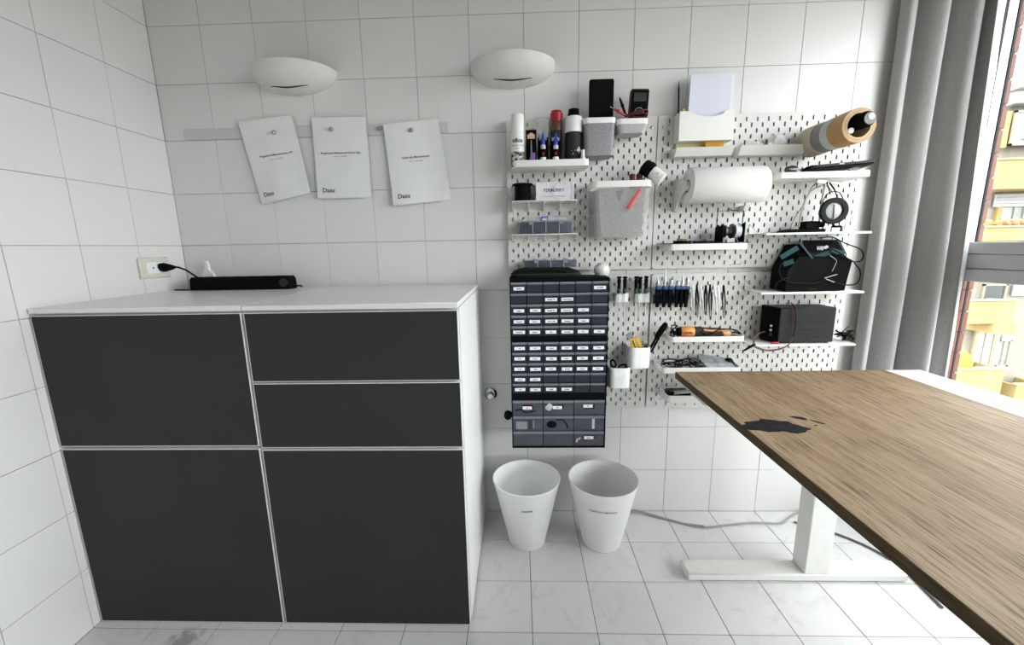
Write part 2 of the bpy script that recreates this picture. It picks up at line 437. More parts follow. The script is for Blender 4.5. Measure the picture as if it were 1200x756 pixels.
field('tile_field', tw, [((0, -i*T - .1, k*T + .1), Matrix.Rotation(PI/2, 3, 'Y')) for i in range(5, 17) for k in range(13)], wall_left)
field('tile_field', tf, [((i*T + .1, -k*T - .1, 0), Matrix.Identity(3)) for i in range(15) for k in range(7, 17)], floor)

# ------------------------------------------------------------------ window
win = bpy.data.objects.new('window_1', None); col.objects.link(win); win.location = (3.0, -1.9, WZ0); win['kind'] = 'structure'
def frame_bar(mb, y0, y1, z0, z1, x0=2.965, x1=3.034): mb.box(x0, x1, y0, y1, z0, z1, 0.003)
mb = MB().box(2.968, 2.9925, -0.1, WY1, WZ0, WZ1); obj('frame_gap_seal', mb, GASKET, win)
for z0, z1, e in ((1.157, WZ1, 0), (WZ0, 1.0215, .016)):
    mb = MB().box(2.993, 3.0235 - e, -0.1005, WY1, z0, z1, 0.001); obj('frame_jamb', mb, ALUW, win)
    mb = MB().box(3.0240 - e, 3.034 - e - e*.4, -0.1008, WY1, z0, z1); obj('frame_gap_seal', mb, GASKET, win)
mb = MB(); frame_bar(mb, WY0, WY0 + 0.06, WZ0, WZ1); obj('frame_jamb', mb, ALUW, win)
mb = MB(); frame_bar(mb, WY0, WY1, WZ1 - 0.05, WZ1, 2.96); obj('frame_head', mb, ALUW, win)
mb = MB(); frame_bar(mb, WY0, WY1, WZ0, WZ0 + 0.06, 2.96); obj('frame_sill', mb, ALUW, win)
mb = MB()
mb.box(2.962, 3.034, WY0 + .06, -0.101, 1.0215, 1.065, 0.002)
mb.box(2.966, 3.034, WY0 + .06, -0.101, 1.066, 1.116, 0.002)
mb.box(2.962, 3.034, WY0 + .06, -0.101, 1.117, 1.157, 0.002); obj('transom_rail', mb, ALU, win)
for y in (-1.3,):
    mb = MB(); frame_bar(mb, y - .04, y + .04, WZ0 + .06, WZ1 - .05, 2.964); obj('mullion', mb, ALU, win)
bays = [(-1.26, -0.101), (WY0 + 0.06, -1.34)]
for a, b in bays:
    for z0, z1 in ((WZ0 + .06, 1.0215), (1.157, WZ1 - .05)):
        mb = MB()
        g = 0.0025
        for q in ((a, b, z0, z0 + g), (a, b, z1 - g, z1), (a, a + g, z0 + g, z1 - g), (b - g, b, z0 + g, z1 - g)): mb.box(3.024, 3.031, *q)
        obj('gasket', mb, GASKET, win, smooth=0)
        mb = MB().add([(3.028, a + g, z0 + g), (3.028, b - g, z0 + g), (3.028, b - g, z1 - g), (3.028, a + g, z1 - g)], [[0, 1, 2, 3]]); obj('pane', mb, PANE, win, smooth=0)

# brick reveal outside the window
br = thing('brick_reveal', 'reddish brick edge of the outer wall seen just beyond the window frame', 'brickwork', (3.1, -0.02, 0.3))
mb = MB().box(3.0305, 3.056, -0.0755, 0.004, 0.0, 2.7).box(3.014, 3.056, -0.0868, -0.0756, 0.0, 2.7); obj('mortar', mb, mat('mortar', (0.09, 0.06, 0.05), .95), br)
bme = None
for k in range(33):
    if bme is None:
        o = obj('brick', MB().box(-.023, .027, -.007, .007, -.0372, .0372, 0.002), BRICK, br, smooth=0); bme = o.data
        for v in bme.vertices: v.co += wloc(br)
    else:
        o = bpy.data.objects.new('brick', bme); col.objects.link(o); o.parent = br
    o.location = V((3.0355 + random.uniform(-.002, .002), -0.0832, 0.06 + k*0.08)) - br.location

# ------------------------------------------------------------------ house across the yard
YF = 16.0
house = thing('apartment_building', 'yellow and cream apartment building with balconies seen through the window', 'building', (21.5, YF + 2, -9))
def q(u, v, y=YF): p = at(u, v, y); return p.x, p.z
zf = lambda v: q(1165, v)[1]
x0h = q(1139, 350)[0]; top = zf(126)
mb = MB().box(x0h - .1, 34, YF, YF + 8, -9, top); obj('wall', mb, STUCCO, house)
mb = MB().box(x0h - .3, 34.3, YF - .5, YF + 8.2, top, top + .45, .03); mb.box(x0h - .5, 34.5, YF - .8, YF + 8.3, top + .45, top + .65, .03); obj('cornice', mb, XWHITE, house)
def slab(x0, x1, z0, z1, d, m, name='balcony', parapet=True):
    mb = MB(); mb.box(x0, x1, YF - d + .121, YF, z0, z0 + .15, .02)
    mb.box(x0, x1, YF - d, YF - d + .12, z0, z1, .02); mb.box(x0, x0 + .12, YF - d + .121, YF, z0 + .151, z1, .02); mb.box(x1 - .12, x1, YF - d + .121, YF, z0 + .151, z1, .02)
    b = obj(name, mb, m, house)
    mb = MB().box(x0 - .06, x1 + .06, YF - d - .06, YF - d + .18, z1, z1 + .07, .02); obj('coping', mb, YTRIM, b)
    return b
def win_(x0, x1, z0, z1, m=XDARK, n=2, y=YF):
    mb = MB(); t = .07
    for a in ((x0, x1, z0, z0 + t), (x0, x1, z1 - t, z1), (x0, x0 + t, z0, z1), (x1 - t, x1, z0, z1)): mb.box(a[0], a[1], y - .08, y + .0, a[2], a[3])
    for k in range(1, n): xx = x0 + (x1 - x0)*k/n; mb.box(xx - t/2, xx + t/2, y - .07, y, z0, z1)
    w = obj('window', mb, XFRAME, house, smooth=0)
    mb = MB().box(x0 + t, x1 - t, y - .03, y - .01, z0 + t, z1 - t); obj('pane', mb, m, w, smooth=0)
def shutter(x0, x1, z0, z1, y=YF):
    mb = MB()
    n = max(3, int((z1 - z0)/.12))
    for k in range(n): mb.box(x0, x1, y - .14 - .02*(k % 2), y - .08, z0 + (z1 - z0)*k/n, z0 + (z1 - z0)*(k + .93)/n)
    obj('roller_shutter', mb, XWHITE, house, smooth=0)
D = 1.1
def yr(u, v, d=D): p = at(u, v, YF - d); return p.x, p.z
# floors from the top: glazed loggia, then three balconies
a = yr(1172, 187); c = yr(1240, 222)
slab(yr(1166, 200)[0], 27, yr(1163, 222)[1], yr(1168, 188)[1], D, YWALL)
x0, z1 = q(1178, 133); win_(x0, x0 + 5, q(1178, 173)[1], z1, XGREY, 6, YF - .3)
mb = MB().tube([V((x0 - .2, YF - .9, q(1178, 170)[1])), V((x0 + 6, YF - .9, q(1178, 170)[1]))], .03, smooth=0); obj('railing', mb, XDARK, house)
mb = MB().box(x0 - .35, x0 - .05, YF - .3, YF, q(1176, 175)[1], z1); obj('pilaster', mb, YWALL, house)
shutter(q(1163, 230)[0], 27, q(1163, 243)[1], q(1163, 228)[1])
win_(q(1172, 240)[0], q(1172, 240)[0] + 1.1, q(1172, 259)[1], q(1172, 241)[1], XGREY, 2)
win_(q(1199, 240)[0], q(1199, 240)[0] + 1.6, q(1172, 259)[1], q(1172, 241)[1], XGREY, 2)
mb = MB().box(q(1163, 243)[0] + .1, q(1171, 243)[0], YF - .12, YF, q(1163, 262)[1], q(1163, 243)[1]); obj('pilaster', mb, YWALL, house)
slab(yr(1157, 265)[0], 27, yr(1150, 300)[1], yr(1157, 267)[1], D, YWALL)
mb = MB()
for k in range(8): mb.sphere((yr(1160, 263)[0] + k*.33, YF - D + .06, yr(1160, 263)[1] + .05), .12, 8, 5, jitter=.5)
obj('flowers', mb, TERRA, house)
x0 = q(1150, 340)[0]; win_(x0, q(1178, 340)[0], q(1150, 354)[1], q(1150, 333)[1], XDARK, 1)
shutter(q(1183, 340)[0], q(1203, 340)[0], q(1190, 346)[1], q(1190, 333)[1])
slab(yr(1136, 354)[0], yr(1192, 354)[0], yr(1136, 380)[1], yr(1160, 353)[1], D, YWALL)
mb = MB().box(yr(1163, 380)[0], yr(1190, 380)[0], YF - D - .05, YF, yr(1170, 391)[1], yr(1136, 380)[1]); obj('balcony_step', mb, YWALL, house)
win_(q(1142, 400)[0], q(1164, 400)[0], q(1150, 440)[1], q(1150, 385)[1], XWHITE, 2)
win_(q(1169, 400)[0], q(1184, 400)[0], q(1175, 429)[1], q(1175, 398)[1], XGREY, 2)
shutter(q(1169, 400)[0], q(1184, 400)[0], q(1175, 398)[1], q(1175, 392)[1])
mb = MB().box(q(1139, 400)[0], q(1142, 400)[0], YF - .1, YF, q(1150, 440)[1], q(1150, 385)[1]); mb.box(q(1164, 400)[0], q(1168, 400)[0], YF - .1, YF, q(1150, 440)[1], q(1150, 385)[1]); obj('pilaster', mb, YTRIM, house)
slab(yr(1122, 434)[0], yr(1178, 434)[0], yr(1122, 475)[1], yr(1150, 433)[1], D, YWALL)
mb = MB(); mb.sphere((yr(1127, 432)[0] + .2, YF - D + .2, yr(1127, 432)[1] + .25), .28, 10, 6, sz=1.4, jitter=.35); obj('potted_plant', mb, mat('autumn_leaves', (0.45, 0.25, 0.03), .9, var=.3), house)
slab(yr(1192, 452)[0], yr(1230, 452)[0], yr(1192, 480)[1], yr(1192, 452)[1], D, YWALL)

# ------------------------------------------------------------------ curtain
cpts = []
base = [(2.700, -0.035), (2.718, -0.060), (2.742, -0.052), (2.756, -0.026), (2.770, -0.020), (2.784, -0.062), (2.812, -0.088), (2.836, -0.066),
        (2.848, -0.050), (2.858, -0.084), (2.870, -0.128), (2.888, -0.138), (2.902, -0.112), (2.912, -0.104), (2.922, -0.130), (2.932, -0.152)]
def cat(pts, n):
    out = []
    for i in range(len(pts) - 1):
        a = pts[max(i-1, 0)]; b = pts[i]; c = pts[i+1]; d = pts[min(i+2, len(pts)-1)]
        for k in range(n):
            t = k/n; out.append(tuple(0.5*(2*b[j] + (c[j]-a[j])*t + (2*a[j]-5*b[j]+4*c[j]-d[j])*t*t + (3*b[j]-a[j]-3*c[j]+d[j])*t**3) for j in (0, 1)))
    out.append(pts[-1]); return out
def curtain_rows(shift, nseg=7, rows=26):
    R = []
    for r in range(rows + 1):
        f = r/rows; z = 2.5 - (2.5 - 0.42)*f
        row = []
        for i, (x, y) in enumerate(cat(base, nseg)):
            s = i/(len(base)*nseg)
            wob = math.sin(f*5 + s*9)*0.006 + math.sin(f*11 + s*23)*0.0025
            yy = (y + 0.07)*(0.8 + 0.35*f) - 0.07 + wob
            row.append(V((x + 0.012*(f - .5)*(1 - s) + (f - .3)*.035*s*s*s + wob*.4, min(yy, -0.012) + shift, z)))
        R.append(row)
    return R
front = curtain_rows(0); back = curtain_rows(0.004)
mb = MB(); n = len(front[0])
mb.loft([list(r) for r in front], False, False, closed=False)
cur = thing('curtain', 'grey pleated floor-length curtain gathered in the corner beside the window', 'curtain', (2.83, -0.08, 0.42))
co = obj('curtain_cloth', mb, CURT, cur, smooth=80)
sm = co.modifiers.new('thick', 'SOLIDIFY'); sm.thickness = 0.003; sm.offset = 1
mb = MB(); hem = [[r[-1] + V((-.034*(1 - k/26)*.9 - .004, -0.0035, 0)), r[-1] + V((-.016*(1-k/26), -0.006 - .002*math.sin(k*2.3), 0)), r[-1] + V((0.0005, -0.003 + .002*math.sin(k*1.7), 0)), r[-1] + V((0.003, 0.002, 0))] for k, r in enumerate(front)]
mb.loft(hem); obj('hem', mb, CURTH, cur, 'pale puckered side hem', smooth=60)
mb = MB().tube([(2.90, -3.3, 2.53), (2.90, -0.02, 2.53)], 0.012, smooth=0)
for y in (-3.1, -1.7, -0.3): mb.box(2.895, 2.985, y - .01, y + .01, 2.525, 2.545)
solo('curtain_rod', mb, STEELW, 'white curtain rod running above the window', 'curtain rod')

# ------------------------------------------------------------------ standing desk
DZ = 0.71
desk = thing('standing_desk', 'oak-topped desk with white steel frame and a black filled knot', 'desk', (2.37, -1.15, 0))
DY0, DY1 = -2.0, -0.205
mb = MB().box(1.9412, 2.684, DY0, DY1, DZ - 0.023, DZ, 0.0006); obj('desktop', mb, OAK, desk)
mb = MB().box(1.9395, 1.941, DY0, DY1, DZ - 0.023, DZ - .0008, 0.0004); obj('shaded_edge', mb, mat('oak_painted_shade', (.085, .058, .032), .7, var=.35, scale=6, spec=.15, stretch=(40, 3, 40)), desk, 'long edge, its oak darkened to paint in shade')  # added strip: shade of the side away from the window, painted as darker oak
mb = MB().box(2.6845, 2.808, DY0, DY1, DZ - 0.020, DZ - 0.0003, 0.001); obj('side_panel', mb, LACQ, desk, 'white strip along the window side of the desktop')
def blob(cx, cy, rx, ry, z, seed, n=46, ang=0):
    rnd = random.Random(seed); pts = []
    ph = [rnd.random()*6.28 for _ in range(5)]
    for i in range(n):
        a = 2*PI*i/n; k = 1 + .14*math.sin(2*a + ph[0]) + .12*math.sin(3*a + ph[1]) + .08*math.sin(7*a + ph[2]) + .05*math.sin(13*a + ph[3])
        x, y = rx*k*math.cos(a), ry*k*math.sin(a)
        pts.append((cx + x*math.cos(ang) - y*math.sin(ang), cy + x*math.sin(ang) + y*math.cos(ang)))
    return pts
mb = MB(); mb.prism(blob(2.018, -0.672, 0.066, 0.043, 0, 3, ang=-.1), DZ - .001, DZ + .0006, 'xy'); obj('knot_filler', mb, KNOT, desk, 'black resin-filled knot')
mb = MB(); mb.prism(blob(2.112, -0.622, 0.020, 0.008, 0, 5, ang=-.45), DZ - .001, DZ + .0005, 'xy'); mb.prism(blob(2.142, -0.648, 0.018, 0.004, 0, 6, ang=-.9), DZ - .001, DZ + .0005, 'xy')
mb.prism(blob(2.125, -0.668, 0.004, 0.003, 0, 8), DZ - .001, DZ + .0005, 'xy'); obj('knot_filler', mb, KNOT, desk)
for yc in (-0.361, -1.80):
    mb = MB()
    mb.loft([rr3(1.952, 2.775, yc - .036, yc + .036, .006, 0.002), rr3(1.952, 2.775, yc - .036, yc + .036, .006, 0.024), rr3(1.960, 2.767, yc - .034, yc + .034, .006, 0.030)]) if False else mb.box(1.953, 2.705, yc - .036, yc + .036, 0.003, 0.031, 0.004)
    obj('foot', mb, STEELW, desk)
    mb = MB().box(2.353, 2.438, yc - .034, yc + .034, 0.031, DZ - .055, 0.003); obj('leg', mb, STEELW, desk)
    mb = MB().box(2.08, 2.70, yc - .03, yc + .03, DZ - .055, DZ - .0235, .003); obj('crossbar', mb, STEELW, desk)
mb = MB().box(2.36, 2.43, -1.77, -0.39, DZ - .06, DZ - .0235, .003); obj('frame_beam', mb, STEELW, desk)
mb = MB(); mb.loft([rr3(1.958, 2.03, -0.42, -0.30, .012, DZ - .047), rr3(1.953, 2.035, -0.425, -0.295, .014, DZ - .040), rr3(1.953, 2.035, -0.425, -0.295, .014, DZ - .0235)])
mb.box(1.965, 1.99, -0.40, -0.32, DZ - .052, DZ - .046, .002); obj('control_box', mb, LGREY, desk, 'light grey control box under the desk corner')

# ------------------------------------------------------------------ cabinets
CZ = 1.027
def cabinet(x0, x1, fronts, label):
    t = thing('cabinet', label, 'cabinet', ((x0+x1)/2, -0.3, 0), 'low cabinets along the wall')
    mb = MB(); yb, yf = -0.02, -0.562
    mb.box(x0, x0 + .018, yf, yb, .012, CZ - .0165); mb.box(x1 - .018, x1, yf, yb, .012, CZ - .0165)
    mb.box(x0 + .018, x1 - .018, yf, yb, .012, .03); mb.box(x0 + .018, x1 - .018, yb - .01, yb, .03, CZ - .0165)
    mb.box(x0 + .018, x1 - .018, yf, yb - .01, .595, .613); mb.box(x0 + .018, x1 - .018, yf, yb - .01, CZ - .035, CZ - .0165)
    obj('carcass', mb, LACQ, t, smooth=0)
    mb = MB().box(x0 + .0006, x1 - .0006, -0.58, yb, CZ - .0145, CZ, .0014); obj('top_panel', mb, LACQ, t)
    for px in (x0 + .05, x1 - .05):
        for py in (-.50, -.07):
            mb = MB().cyl((px, py, 0), (px, py, .012), .02); obj('foot', mb, BLACK, t)
    for nm, z0, z1, e in fronts:
        a, b = x0 + .006, x1 - e
        mb = MB().box(a, b, -0.580, -0.5635, z0, z1, .0012); fr = obj(nm, mb, CHAR, t)
        mb = MB(); f = .0018
        for g in ((a - f, b + f, z1, z1 + f), (a - f, b + f, z0 - f, z0), (a - f, a, z0, z1), (b, b + f, z0, z1)): mb.box(g[0], g[1], -0.5795, -0.565, g[2], g[3])
        obj('edge_trim', mb, STEELW, fr, smooth=0)
    return t
cabinet(0.0035, 0.6105, [('door', .6155, 1.0045, .0052), ('door', .006, .6025, .0052)], 'white cabinet with two stacked charcoal doors, left half of the low pair')
cabinet(0.6110, 1.2085, [('drawer', .8105, 1.0045, .0045), ('drawer', .6095, .8015, .0045), ('door', .006, .5985, .0045)], 'white cabinet with two charcoal drawers above one charcoal door')

# ------------------------------------------------------------------ things on the left wall and cabinet top
ol = thing('wall_outlet', 'cream wall socket plate low on the left tiled wall', 'outlet', (0, -0.15, 1.08))
a, b, c, d = -0.217, -0.088, 1.081, 1.157
mb = MB().box(0.0005, .009, a, b, c, d, .003); obj('cover_plate', mb, mat('cream_plastic', (.68, .64, .56), .4), ol)
mb = MB().box(.008, .0105, -.188, -.118, c + .017, d - .017, .001); ins = obj('socket_insert', mb, WHITE2, ol)
mb = MB()
mb.cyl((.0104, -.163, 1.119), (.0109, -.163, 1.119), .0035, n=10)
obj('pin_hole', mb, INK, ins)
pl = thing('power_cable', 'black plug and cable running from the wall socket to the power strip', 'cable', (0.03, -0.12, 1.03))
mb = MB().turned([(0, .017), (.25, .019), (.7, .012), (1, .006)], (0.0112, -.132, 1.119), (.062, -.125, 1.119), 16, sx=.8); obj('plug', mb, BLACK, pl)
p0 = V((.060, -.125, 1.119)); pe = at(232, 322, -.10)
mb = MB().tube([p0, V((.075, -.123, 1.117)), V((.092, -.118, 1.108)), at(221, 318.5, -.105), at(231, 325, -.10)], .0036); obj('cord', mb, RUBBER, pl)
ps = thing('power_strip', 'long black power strip lying across the top of the cabinets', 'power strip', (0.28, -0.09, CZ))
xa, xb = atz(231, 340, CZ).x - .01, atz(352, 337, CZ).x - .006
mb = MB()
pts = [(-.118, .0), (-.062, .0), (-.060, .012), (-.064, .042), (-.072, .050), (-.108, .050), (-.116, .042), (-.120, .012)]
mb.loft([[V((x, y*s + (-.09)*(1-s), CZ + .0005 + z*s2)) for y, z in pts] for x, s, s2 in ((xa, .8, .9), (xa + .006, 1, 1), (xb - .005, 1, 1), (xb, .85, .92))]); obj('housing', mb, BLACK, ps)
for k in range(6):
    x = xa + .05 + k*.055; mb = MB().turned([(0, .0165), (1, .0165)], (x, -.090, CZ + .0498), (x, -.090, CZ + .0512), 20); s_ = obj('socket', mb, BLACKG, ps)
mb = MB().cyl((xb - .022, -.115, CZ + .026), (xb - .022, -.1225, CZ + .026), .016); obj('switch', mb, DGREY, ps)
mb = MB().tube([(xb - .005, -.09, CZ + .012), (xb + .012, -.085, CZ + .010), (xb + .02, -.075, CZ + .010), (xb + .022, -.07, CZ + .004)], .003); obj('cord', mb, RUBBER, ps)
pe = atz(207, 341, CZ)
mb = MB(); mb.loft([[V((xa - .07 + .07*t, -.105 + .006*math.cos(a_)*(.3 + t), CZ + .003 + .0025*math.sin(a_))) for a_ in [2*PI*i/8 for i in range(8)]] for t in (0, .3, .7, 1.0)]); solo('flat_cable', mb, RUBBER, 'thin black flat cable poking out left of the power strip', 'cable')
mb = MB(); c0 = at(244, 319, -.045)
hz_ = at(244, 306, -.046).z
mb.prism([(c0.x - .024, CZ + .0005), (c0.x + .026, CZ + .0005), (c0.x + .024, hz_ - .052), (c0.x + .008, hz_ - .035), (c0.x + .0075, hz_ - .008), (c0.x + .002, hz_), (c0.x - .004, hz_ - .001), (c0.x - .006, hz_ - .010), (c0.x - .007, hz_ - .035), (c0.x - .022, hz_ - .052)], -.052, -.040)
solo('white_hook', mb, WHITE2, 'small white plastic hook standing behind the black power strip', 'hook')

# ------------------------------------------------------------------ wall strip, papers, pins
s0, s1 = 0.082, 1.109
mb = MB().box(s0, s1, -.0035, -.0008, 1.601, 1.6405, .001)
solo('picture_strip', mb, TRUNK, 'thin pale rail on the tiles behind the pinned papers', 'rail')
def pin(u, v, label, y=-.0125):
    p = at(u, v, y); mb = MB()
    mb.turned([(0, .0055), (.35, .0085), (.7, .0075), (1, .004)], (p.x, y + .004, p.z), (p.x, y - .010, p.z), 14)
    mb.cyl((p.x, -.0036, p.z), (p.x, y + .004, p.z), .0015, n=6)
    solo('push_pin', mb, STEEL, label, 'pin', 'pins on the pale rail')
def sheet(corners, lines, brand, label, seed, curl, second=False):
    TL, TR, BR, BL = [at(u, v, -.0085) for u, v in corners]
    rnd = random.Random(seed); N = 12
    def P(s, t, off=0.0):
        p = TL*(1-s)*(1-t) + TR*s*(1-t) + BR*s*t + BL*(1-s)*t
        dy = curl(s, t)
        return p + V((0, -dy - off, 0))
    t_ = thing('sheet_of_paper', label, 'paper', ((TL.x + TR.x)/2, -.009, BL.z), 'papers pinned to the wall')
    mb = MB(); mb.loft([[P(i/N, j/N) for i in range(N+1)] for j in range(N+1)], False, False, closed=False)
    # reverse side gives the sheet real thickness
    mb.loft([[P(i/N, j/N) + V((0, .0006, 0)) for i in range(N+1)] for j in range(N+1)], False, False, closed=False)
    obj('page', mb, PAPER, t_, smooth=80)
    if second:
        mb = MB(); mb.loft([[P(i/N, j/N) + V((.016*(j/N) + .002, .0022, -.002 + .006*i/N)) for i in range(N+1)] for j in range(N+1)], False, False, closed=False); obj('rear_page', mb, PAPER, t_, smooth=80)
    def put(mbx, s_, size, s0, t0, align='LEFT', bold=0.0):
        tmp = MB(); text(tmp, s_, 1.0, (0, 0, 0), (1, 0, 0), (0, 1, 0), 0, align, bold)
        w = (TR - TL).length; h = (BL - TL).length
        for p in tmp.v:
            s = s0 + p.x*size/w; t = t0 - p.y*size/h
            mbx.v.append(P(s, t, .0007))
        b_ = len(mbx.v) - len(tmp.v)
        for f in tmp.f: mbx.f.append([b_ + i for i in f]); mbx.m.append(0)
    mt = MB()
    put(mt, brand, .024, .10, .925, bold=.014)
    for s_, size, s0_, t0_, bd in lines: put(mt, s_, size, s0_, t0_, 'CENTER', bd)
    obj('printed_text', mt, INK, t_, smooth=0)
c1 = lambda s, t: .003 + .010*(1-abs(2*s-.9))*(t) + .010*(t**2)*s + .012*max(0, .12 - t)*s*6
c2 = lambda s, t: .003 + .006*t*t + .002*math.sin(3*s)
c3 = lambda s, t: .003 + .014*t*t*(1 - s*.4) + .003*math.sin(6*s)
sheet([(279.5, 143), (342, 136.5), (360, 227.5), (308, 239.5)], [('Programma Manutenzione CPI', .0112, .56, .455, .012), ('Rev. 01 - 15/03/2021', .0062, .56, .505, 0)], 'Dasu', 'curling white page, leftmost of the three pinned papers, tilted clockwise', 1, c1, True)
sheet([(365.5, 138.4), (429, 137), (435.6, 231.7), (373.8, 233)], [('Programma Allenamento Home App', .0104, .49, .445, .012), ('Rev. 01 - 15/03/2021', .0062, .49, .485, 0)], 'Dasu', 'straight white page, middle one of the three pinned papers', 2, c2)
sheet([(449, 146), (513, 139.4), (523.7, 235), (462.8, 241)], [('Guida alla Manutenzione', .0108, .52, .44, .012), ('Rev. 01 - 15/03/2021', .0062, .52, .485, 0)], 'Dasu', 'creased white page, rightmost of the three pinned papers', 3, c3, True)
pin(321, 155.5, 'metal push pin holding the leftmost paper', -.016); pin(388.5, 151.7, 'metal push pin holding the middle paper'); pin(444.5, 150.5, 'bare metal push pin between the middle and right papers', -.008); pin(482, 152.7, 'metal push pin holding the rightmost paper')

# ------------------------------------------------------------------ sconces
def sconce(xc, zc, label, w=.157, d=.135, h=.078):
    t = thing('wall_sconce', label, 'wall lamp', (xc, 0, zc - h), 'half bowl wall lamps')
    def S(ph, th, k=1.0): return V((xc + w*k*math.cos(ph)*math.cos(th)**.85, -.001 - d*k*math.sin(ph)*math.cos(th)**.85, zc - h*k*math.sin(th)))
    N, K = 32, 12
    mb = MB(); mb.loft([[S(PI*i/N, PI/2*j/K*.97) for i in range(N+1)] for j in range(K+1)] , False, False, closed=False)
    mb.loft([[S(PI*i/N, PI/2*j/K*.97, .95) for i in range(N+1)] for j in range(K+1)], False, False, closed=False)
    mb.loft([[S(PI*i/N, 0) for i in range(N+1)], [S(PI*i/N, 0, .95) for i in range(N+1)]], False, False, closed=False)
    mb.box(xc - w*.96, xc + w*.96, -.004, -.0005, zc - .03, zc)
    obj('bowl', mb, SCONCE, t, smooth=50)
    mb = MB(); th = 1.02
    pts = [S(PI*(.25 + .50*i/16), .96 + .17*math.sin(PI*i/16), 1.0) for i in range(17)]
    mb.tube(pts, lambda f: .0032*math.sin(PI*min(max(f, .04), .96))**.5, 6, 0); obj('slot', mb, DGREY, t, 'dark curved slot near the bottom')
    mb = MB().turned([(0, .012), (.2, .02), (.7, .02), (1, .012)], (xc - .04, -.06, zc - .02), (xc + .04, -.06, zc - .02), 16); obj('bulb', mb, WHITE2, t)
sconce(0.545, 1.826, 'white half-bowl wall lamp above the pinned papers')
sconce(1.358, 1.826, 'white half-bowl wall lamp at the left of the pegboards')

# ------------------------------------------------------------------ pegboards
PB = -0.020
def pegboard(x0, z0, nx, nz, label):
    """nx, nz: number of 2 cm steps; slots on every second node"""
    W, H = nx*.02, nz*.02
    t = thing('pegboard', label, 'pegboard', (x0 + W/2, -.01, z0), 'white slotted pegboards')
    vs, fs, idx, walls = [], [], {}, []
    def vid(x, y, z):
        k = (round(x, 5), round(y, 5), round(z, 5))
        if k not in idx: idx[k] = len(vs); vs.append(V((x0 + x, y, z0 + z)))
        return idx[k]
    yf, yb = PB, PB + .0045
    skip = {(1, nz-2), (nx-1, nz-2), (3 if nx > 30 else 1, 2), (nx-3, 2)}
    for i in range(1, nx):
        for j in range(1, nz):
            cx, cz = i*.02, j*.02
            c = [vid(cx-.01, yf, cz-.01), vid(cx+.01, yf, cz-.01), vid(cx+.01, yf, cz+.01), vid(cx-.01, yf, cz+.01)]
            jj = nz - j
            if (i + jj) % 2 == 1 and (i, j) not in skip:
                hw, hh, k = .0029, .0077, .0016
                o = [(-hw, -hh+k), (-hw+k, -hh), (hw-k, -hh), (hw, -hh+k), (hw, hh-k), (hw-k, hh), (-hw+k, hh), (-hw, hh-k)]
                f_ = [vid(cx+a, yf, cz+b) for a, b in o]; b_ = [vid(cx+a, yb, cz+b) for a, b in o]
                fs += [[c[0], f_[0], f_[7], c[3]][::-1], [c[0], c[1], f_[2], f_[1]], [c[1], c[2], f_[4], f_[3]], [c[2], c[3], f_[6], f_[5]],
                       [c[0], f_[1], f_[0]], [c[1], f_[3], f_[2]], [c[2], f_[5], f_[4]], [c[3], f_[7], f_[6]]]
                for q_ in range(8): r_ = (q_+1) % 8; walls.append([f_[q_], f_[r_], b_[r_], b_[q_]])
            else: fs.append(c)
    # border ring with rounded corners
    inn, out = [], []
    R = .01
    for i in range(1, nx): inn.append((i*.02-.01, .01)); out.append((i*.02-.01, 0))
    inn.append((W-.01, .01)); out.append((W-.01, 0))
    def seg(a, b, n, inner_c, r0):
        for k in range(1, n): 
            an = r0 + PI/2*k/n; inn.append(inner_c); out.append((inner_c[0] + R*math.cos(an), inner_c[1] + R*math.sin(an)))
    seg(0, 0, 4, (W-.01, .01), -PI/2)
    for j in range(1, nz): inn.append((W-.01, j*.02-.01)); out.append((W, j*.02-.01))
    inn.append((W-.01, H-.01)); out.append((W, H-.01)); seg(0, 0, 4, (W-.01, H-.01), 0)
    for i in range(nx, 1, -1): inn.append((i*.02-.01, H-.01)); out.append((i*.02-.01, H))
    inn.append((.01, H-.01)); out.append((.01, H)); seg(0, 0, 4, (.01, H-.01), PI/2)
    for j in range(nz, 1, -1): inn.append((.01, j*.02-.01)); out.append((0, j*.02-.01))
    inn.append((.01, .01)); out.append((0, .01)); seg(0, 0, 4, (.01, .01), PI)
    n = len(inn)
    for a in range(n):
        b = (a+1) % n
        f_ = [vid(inn[a][0], yf, inn[a][1]), vid(out[a][0], yf, out[a][1]), vid(out[b][0], yf, out[b][1]), vid(inn[b][0], yf, inn[b][1])]
        g_ = []
        for q_ in f_:
            if q_ not in g_: g_.append(q_)
        if len(g_) > 2: fs.append(g_)
        fs.append([vid(out[a][0], yf, out[a][1]), vid(out[b][0], yf, out[b][1]), vid(out[b][0], yb, out[b][1]), vid(out[a][0], yb, out[a][1])])
    mb = MB(); mb.add(vs, fs + walls); mb.m = [0]*len(fs) + [1]*len(walls); obj('panel', mb, [BOARD, mat('raw_fibreboard', (.045, .032, .022), .9)], t, smooth=0)
    for i, j in sorted(skip):
        x, z = x0 + i*.02, z0 + j*.02
        mb = MB().turned([(0, .0032), (.75, .0032), (.8, .0058), (.95, .005), (1, .003)], (x, -.0008, z), (x, PB - .004, z), 12); obj('screw', mb, STEEL, t)
    return t
pegboard(1.331, 1.0755, 28, 28, 'white slotted pegboard, upper left, holding sprays and the grey bin')
pegboard(1.8945, 1.0755, 38, 28, 'wide white slotted pegboard, upper right, holding the paper towel roll')
pegboard(1.331, 0.4955, 28, 28, 'white slotted pegboard, lower left, behind the black drawer units')
pegboard(1.8975, 0.4955, 38, 28, 'wide white slotted pegboard, lower right, holding pliers and the black power supply')

